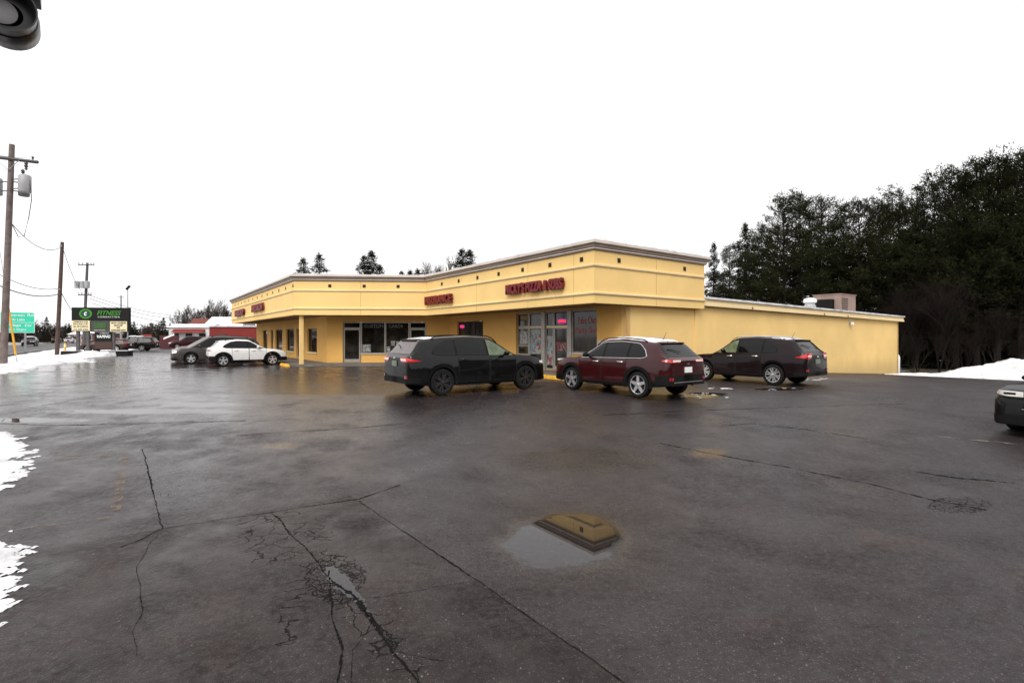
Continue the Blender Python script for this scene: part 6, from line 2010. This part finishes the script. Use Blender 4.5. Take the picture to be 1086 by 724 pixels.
# long red store beyond the parked cars
house('red_shed', ground_at(222, 60), (0.97, 0.24), 12.0, 5.0, 2.86, 3.02, M['bred'], M['snow'], 'long low red building with white roof edge seen under the far canopy', windows=0, gable=False, flat_over=0.12)
house('snowy_barn', ground_at(216, 84), (0.99, 0.12), 5.6, 7.0, 3.3, 5.1, M['bwhite'], M['snow'], 'building with a broad snow covered roof behind the red shed', windows=2)
house('white_shop', ground_at(179, 78), (0.98, 0.2), 5.6, 6.0, 3.15, 3.75, M['bwhite'], M['snow'], 'white shop with red awning left of the red shed', windows=3, awning=2.35)
house('brown_cottage', ground_at(203, 88), (0.98, 0.2), 2.0, 3.0, 3.9, 4.9, M['bbrown'], simple('orange_roof', (0.14, 0.03, 0.02), 0.7), 'narrow brown building with reddish roof behind the white shop', windows=1)
house('roadside_shop', ground_at(72, 150), (0.99, 0.1), 9.0, 6.0, 2.4, 3.3, simple('pink_wall', (0.45, 0.30, 0.28), 0.7), M['snow'], 'low pinkish shop with snowy roof across the road left of the fitness sign', windows=3)
house('brown_house', ground_at(88, 120), (0.99, 0.1), 5.0, 6.0, 2.5, 3.6, M['bbrown'], M['snow'], 'brown house across the road behind the posts of the fitness sign', windows=2)

# red flag-like sign boards beside the white shop
q = ground_at(176, 74); e = empty('display_rack', (q.x, q.y, 0), 0.2, 'red and white display rack beside the white shop', 'rack')
m_ = MB(); m_.box(-0.7, 1.6, -0.3, 0.3, 0, 1.9); m_.build('cabinet', simple('rack_red', (0.07, 0.008, 0.012), 0.6), e)
m_ = MB(); m_.add([(-0.2, -0.31, 1.3), (1.2, -0.31, 1.9), (1.2, -0.31, 2.15), (-0.2, -0.31, 1.55)], [(0, 1, 2, 3)]); m_.build('banner', M['sign_white'], e)

# ------------------------------------------------------------------ traffic signal hanging over the camera's left
M['sig'] = simple('signal_black', (0.012, 0.010, 0.010), 0.35, var=0.2)
M['sig_pale'] = simple('signal_pale', (0.2, 0.19, 0.2), 0.4, var=0.1)
Zs = 5.0
sx = (7 - 543) / F * Zs; sz = (357 - 15) / F * Zs + CAMH
ts = empty('traffic_signal', (sx, Zs, sz), 0, 'black traffic signal with a rounded visor in the top left corner', 'traffic signal')
fx = math.atan2(-sx, -Zs)
m_ = MB(); m_.lathe([(0.001, 0.30), (0.20, 0.30), (0.235, 0.26), (0.24, 0.05), (0.23, 0.0), (0.205, -0.01), (0.12, -0.01), (0.119, 0.02)], 32, 'y')
# lamp housing lying behind the visor
hous = m_.build('housing', M['sig'], ts, smooth=40); hous.rotation_euler = (0, 0, R(40)); hous.location = (0, 0, 0)
m_ = MB(); m_.lathe([(0.118, 0.0), (0.118, -0.02), (0.08, -0.03), (0.001, -0.03)], 28, 'y'); l_ = m_.build('lens', M['sig_pale'], ts, smooth=40); l_.rotation_euler = (0, 0, R(40)); l_.location = (-0.02, -0.03, 0.0)
m_ = MB()
vs = []; fs = []
for k in range(29):
    t = R(-215 + 250 * k / 28) if False else R(-200 + 340 * k / 28)
    for (r_, y_) in ((0.205, -0.012), (0.22, -0.012), (0.235, -0.18), (0.222, -0.18)): vs.append((r_ * math.cos(t), y_, r_ * math.sin(t)))
for k in range(28):
    for j in range(4): fs.append((4 * k + j, 4 * k + (j + 1) % 4, 4 * k + 4 + (j + 1) % 4, 4 * k + 4 + j))
m_.add(vs, fs); v_ = m_.build('visor', M['sig'], ts, smooth=40); v_.rotation_euler = (0, 0, R(40))
m_ = MB(); m_.box(-0.24, 0.24, 0.05, 0.26, 0.26, 1.1); b2 = m_.build('upper_housing', M['sig'], ts); b2.rotation_euler = (0, 0, R(40))
m_ = MB(); m_.tube([(0.0, 0.1, 1.0), (0.0, 0.1, 1.5), (-6.0, 0.1, 1.9)], 0.05, 8); m_.build('mast_arm', M['steel'], ts)
m_ = MB(); m_.tube([(-6.0, 0.1, -sz), (-6.0, 0.1, 2.2)], 0.11, 10); m_.build('mast', M['steel'], ts)

# ------------------------------------------------------------------ world, sun, camera
w = bpy.data.worlds.new('World'); scene.world = w; w.use_nodes = True
n = N(w.node_tree); bg = w.node_tree.nodes['Background']
sky = n.new('ShaderNodeTexSky'); sky.sky_type = 'NISHITA'; sky.sun_disc = False
EL, AZ = 46.0, 196.0    # elevation, compass bearing of the sun (0 = ahead, clockwise)
sky.sun_elevation = R(EL); sky.sun_rotation = R(AZ); sky.air_density = 1.0; sky.dust_density = 6.0
# overcast: the sky texture is almost entirely veiled by bright flat cloud
mixn = n.mix(0.90, sky.outputs[0], (15.6, 15.4, 15.5))
n.link(mixn, bg.inputs[0]); bg.inputs[1].default_value = 0.085
sd = bpy.data.lights.new('sun', 'SUN'); sd.energy = 2.5; sd.angle = R(35); sd.color = (1.0, 0.96, 0.90)
so_ = bpy.data.objects.new('sun', sd); col.objects.link(so_)
dirv = Vector((math.sin(R(AZ)) * math.cos(R(EL)), math.cos(R(AZ)) * math.cos(R(EL)), math.sin(R(EL))))
so_.rotation_euler = dirv.to_track_quat('Z', 'Y').to_euler(); so_.location = dirv * 60

cd = bpy.data.cameras.new('camera'); cam = bpy.data.objects.new('camera', cd); col.objects.link(cam)
cd.lens = 36.0 * F / 1086.0; cd.sensor_width = 36; cd.clip_end = 3000; cd.clip_start = 0.05
cam.location = (0, 0, CAMH); cam.rotation_euler = (R(90), 0, 0); cd.shift_y = -5.0 / 1086.0
scene.camera = cam
scene.view_settings.view_transform = 'Standard'; scene.view_settings.look = 'None'; scene.view_settings.exposure = 0; scene.view_settings.gamma = 1
scene.cycles.max_bounces = 6
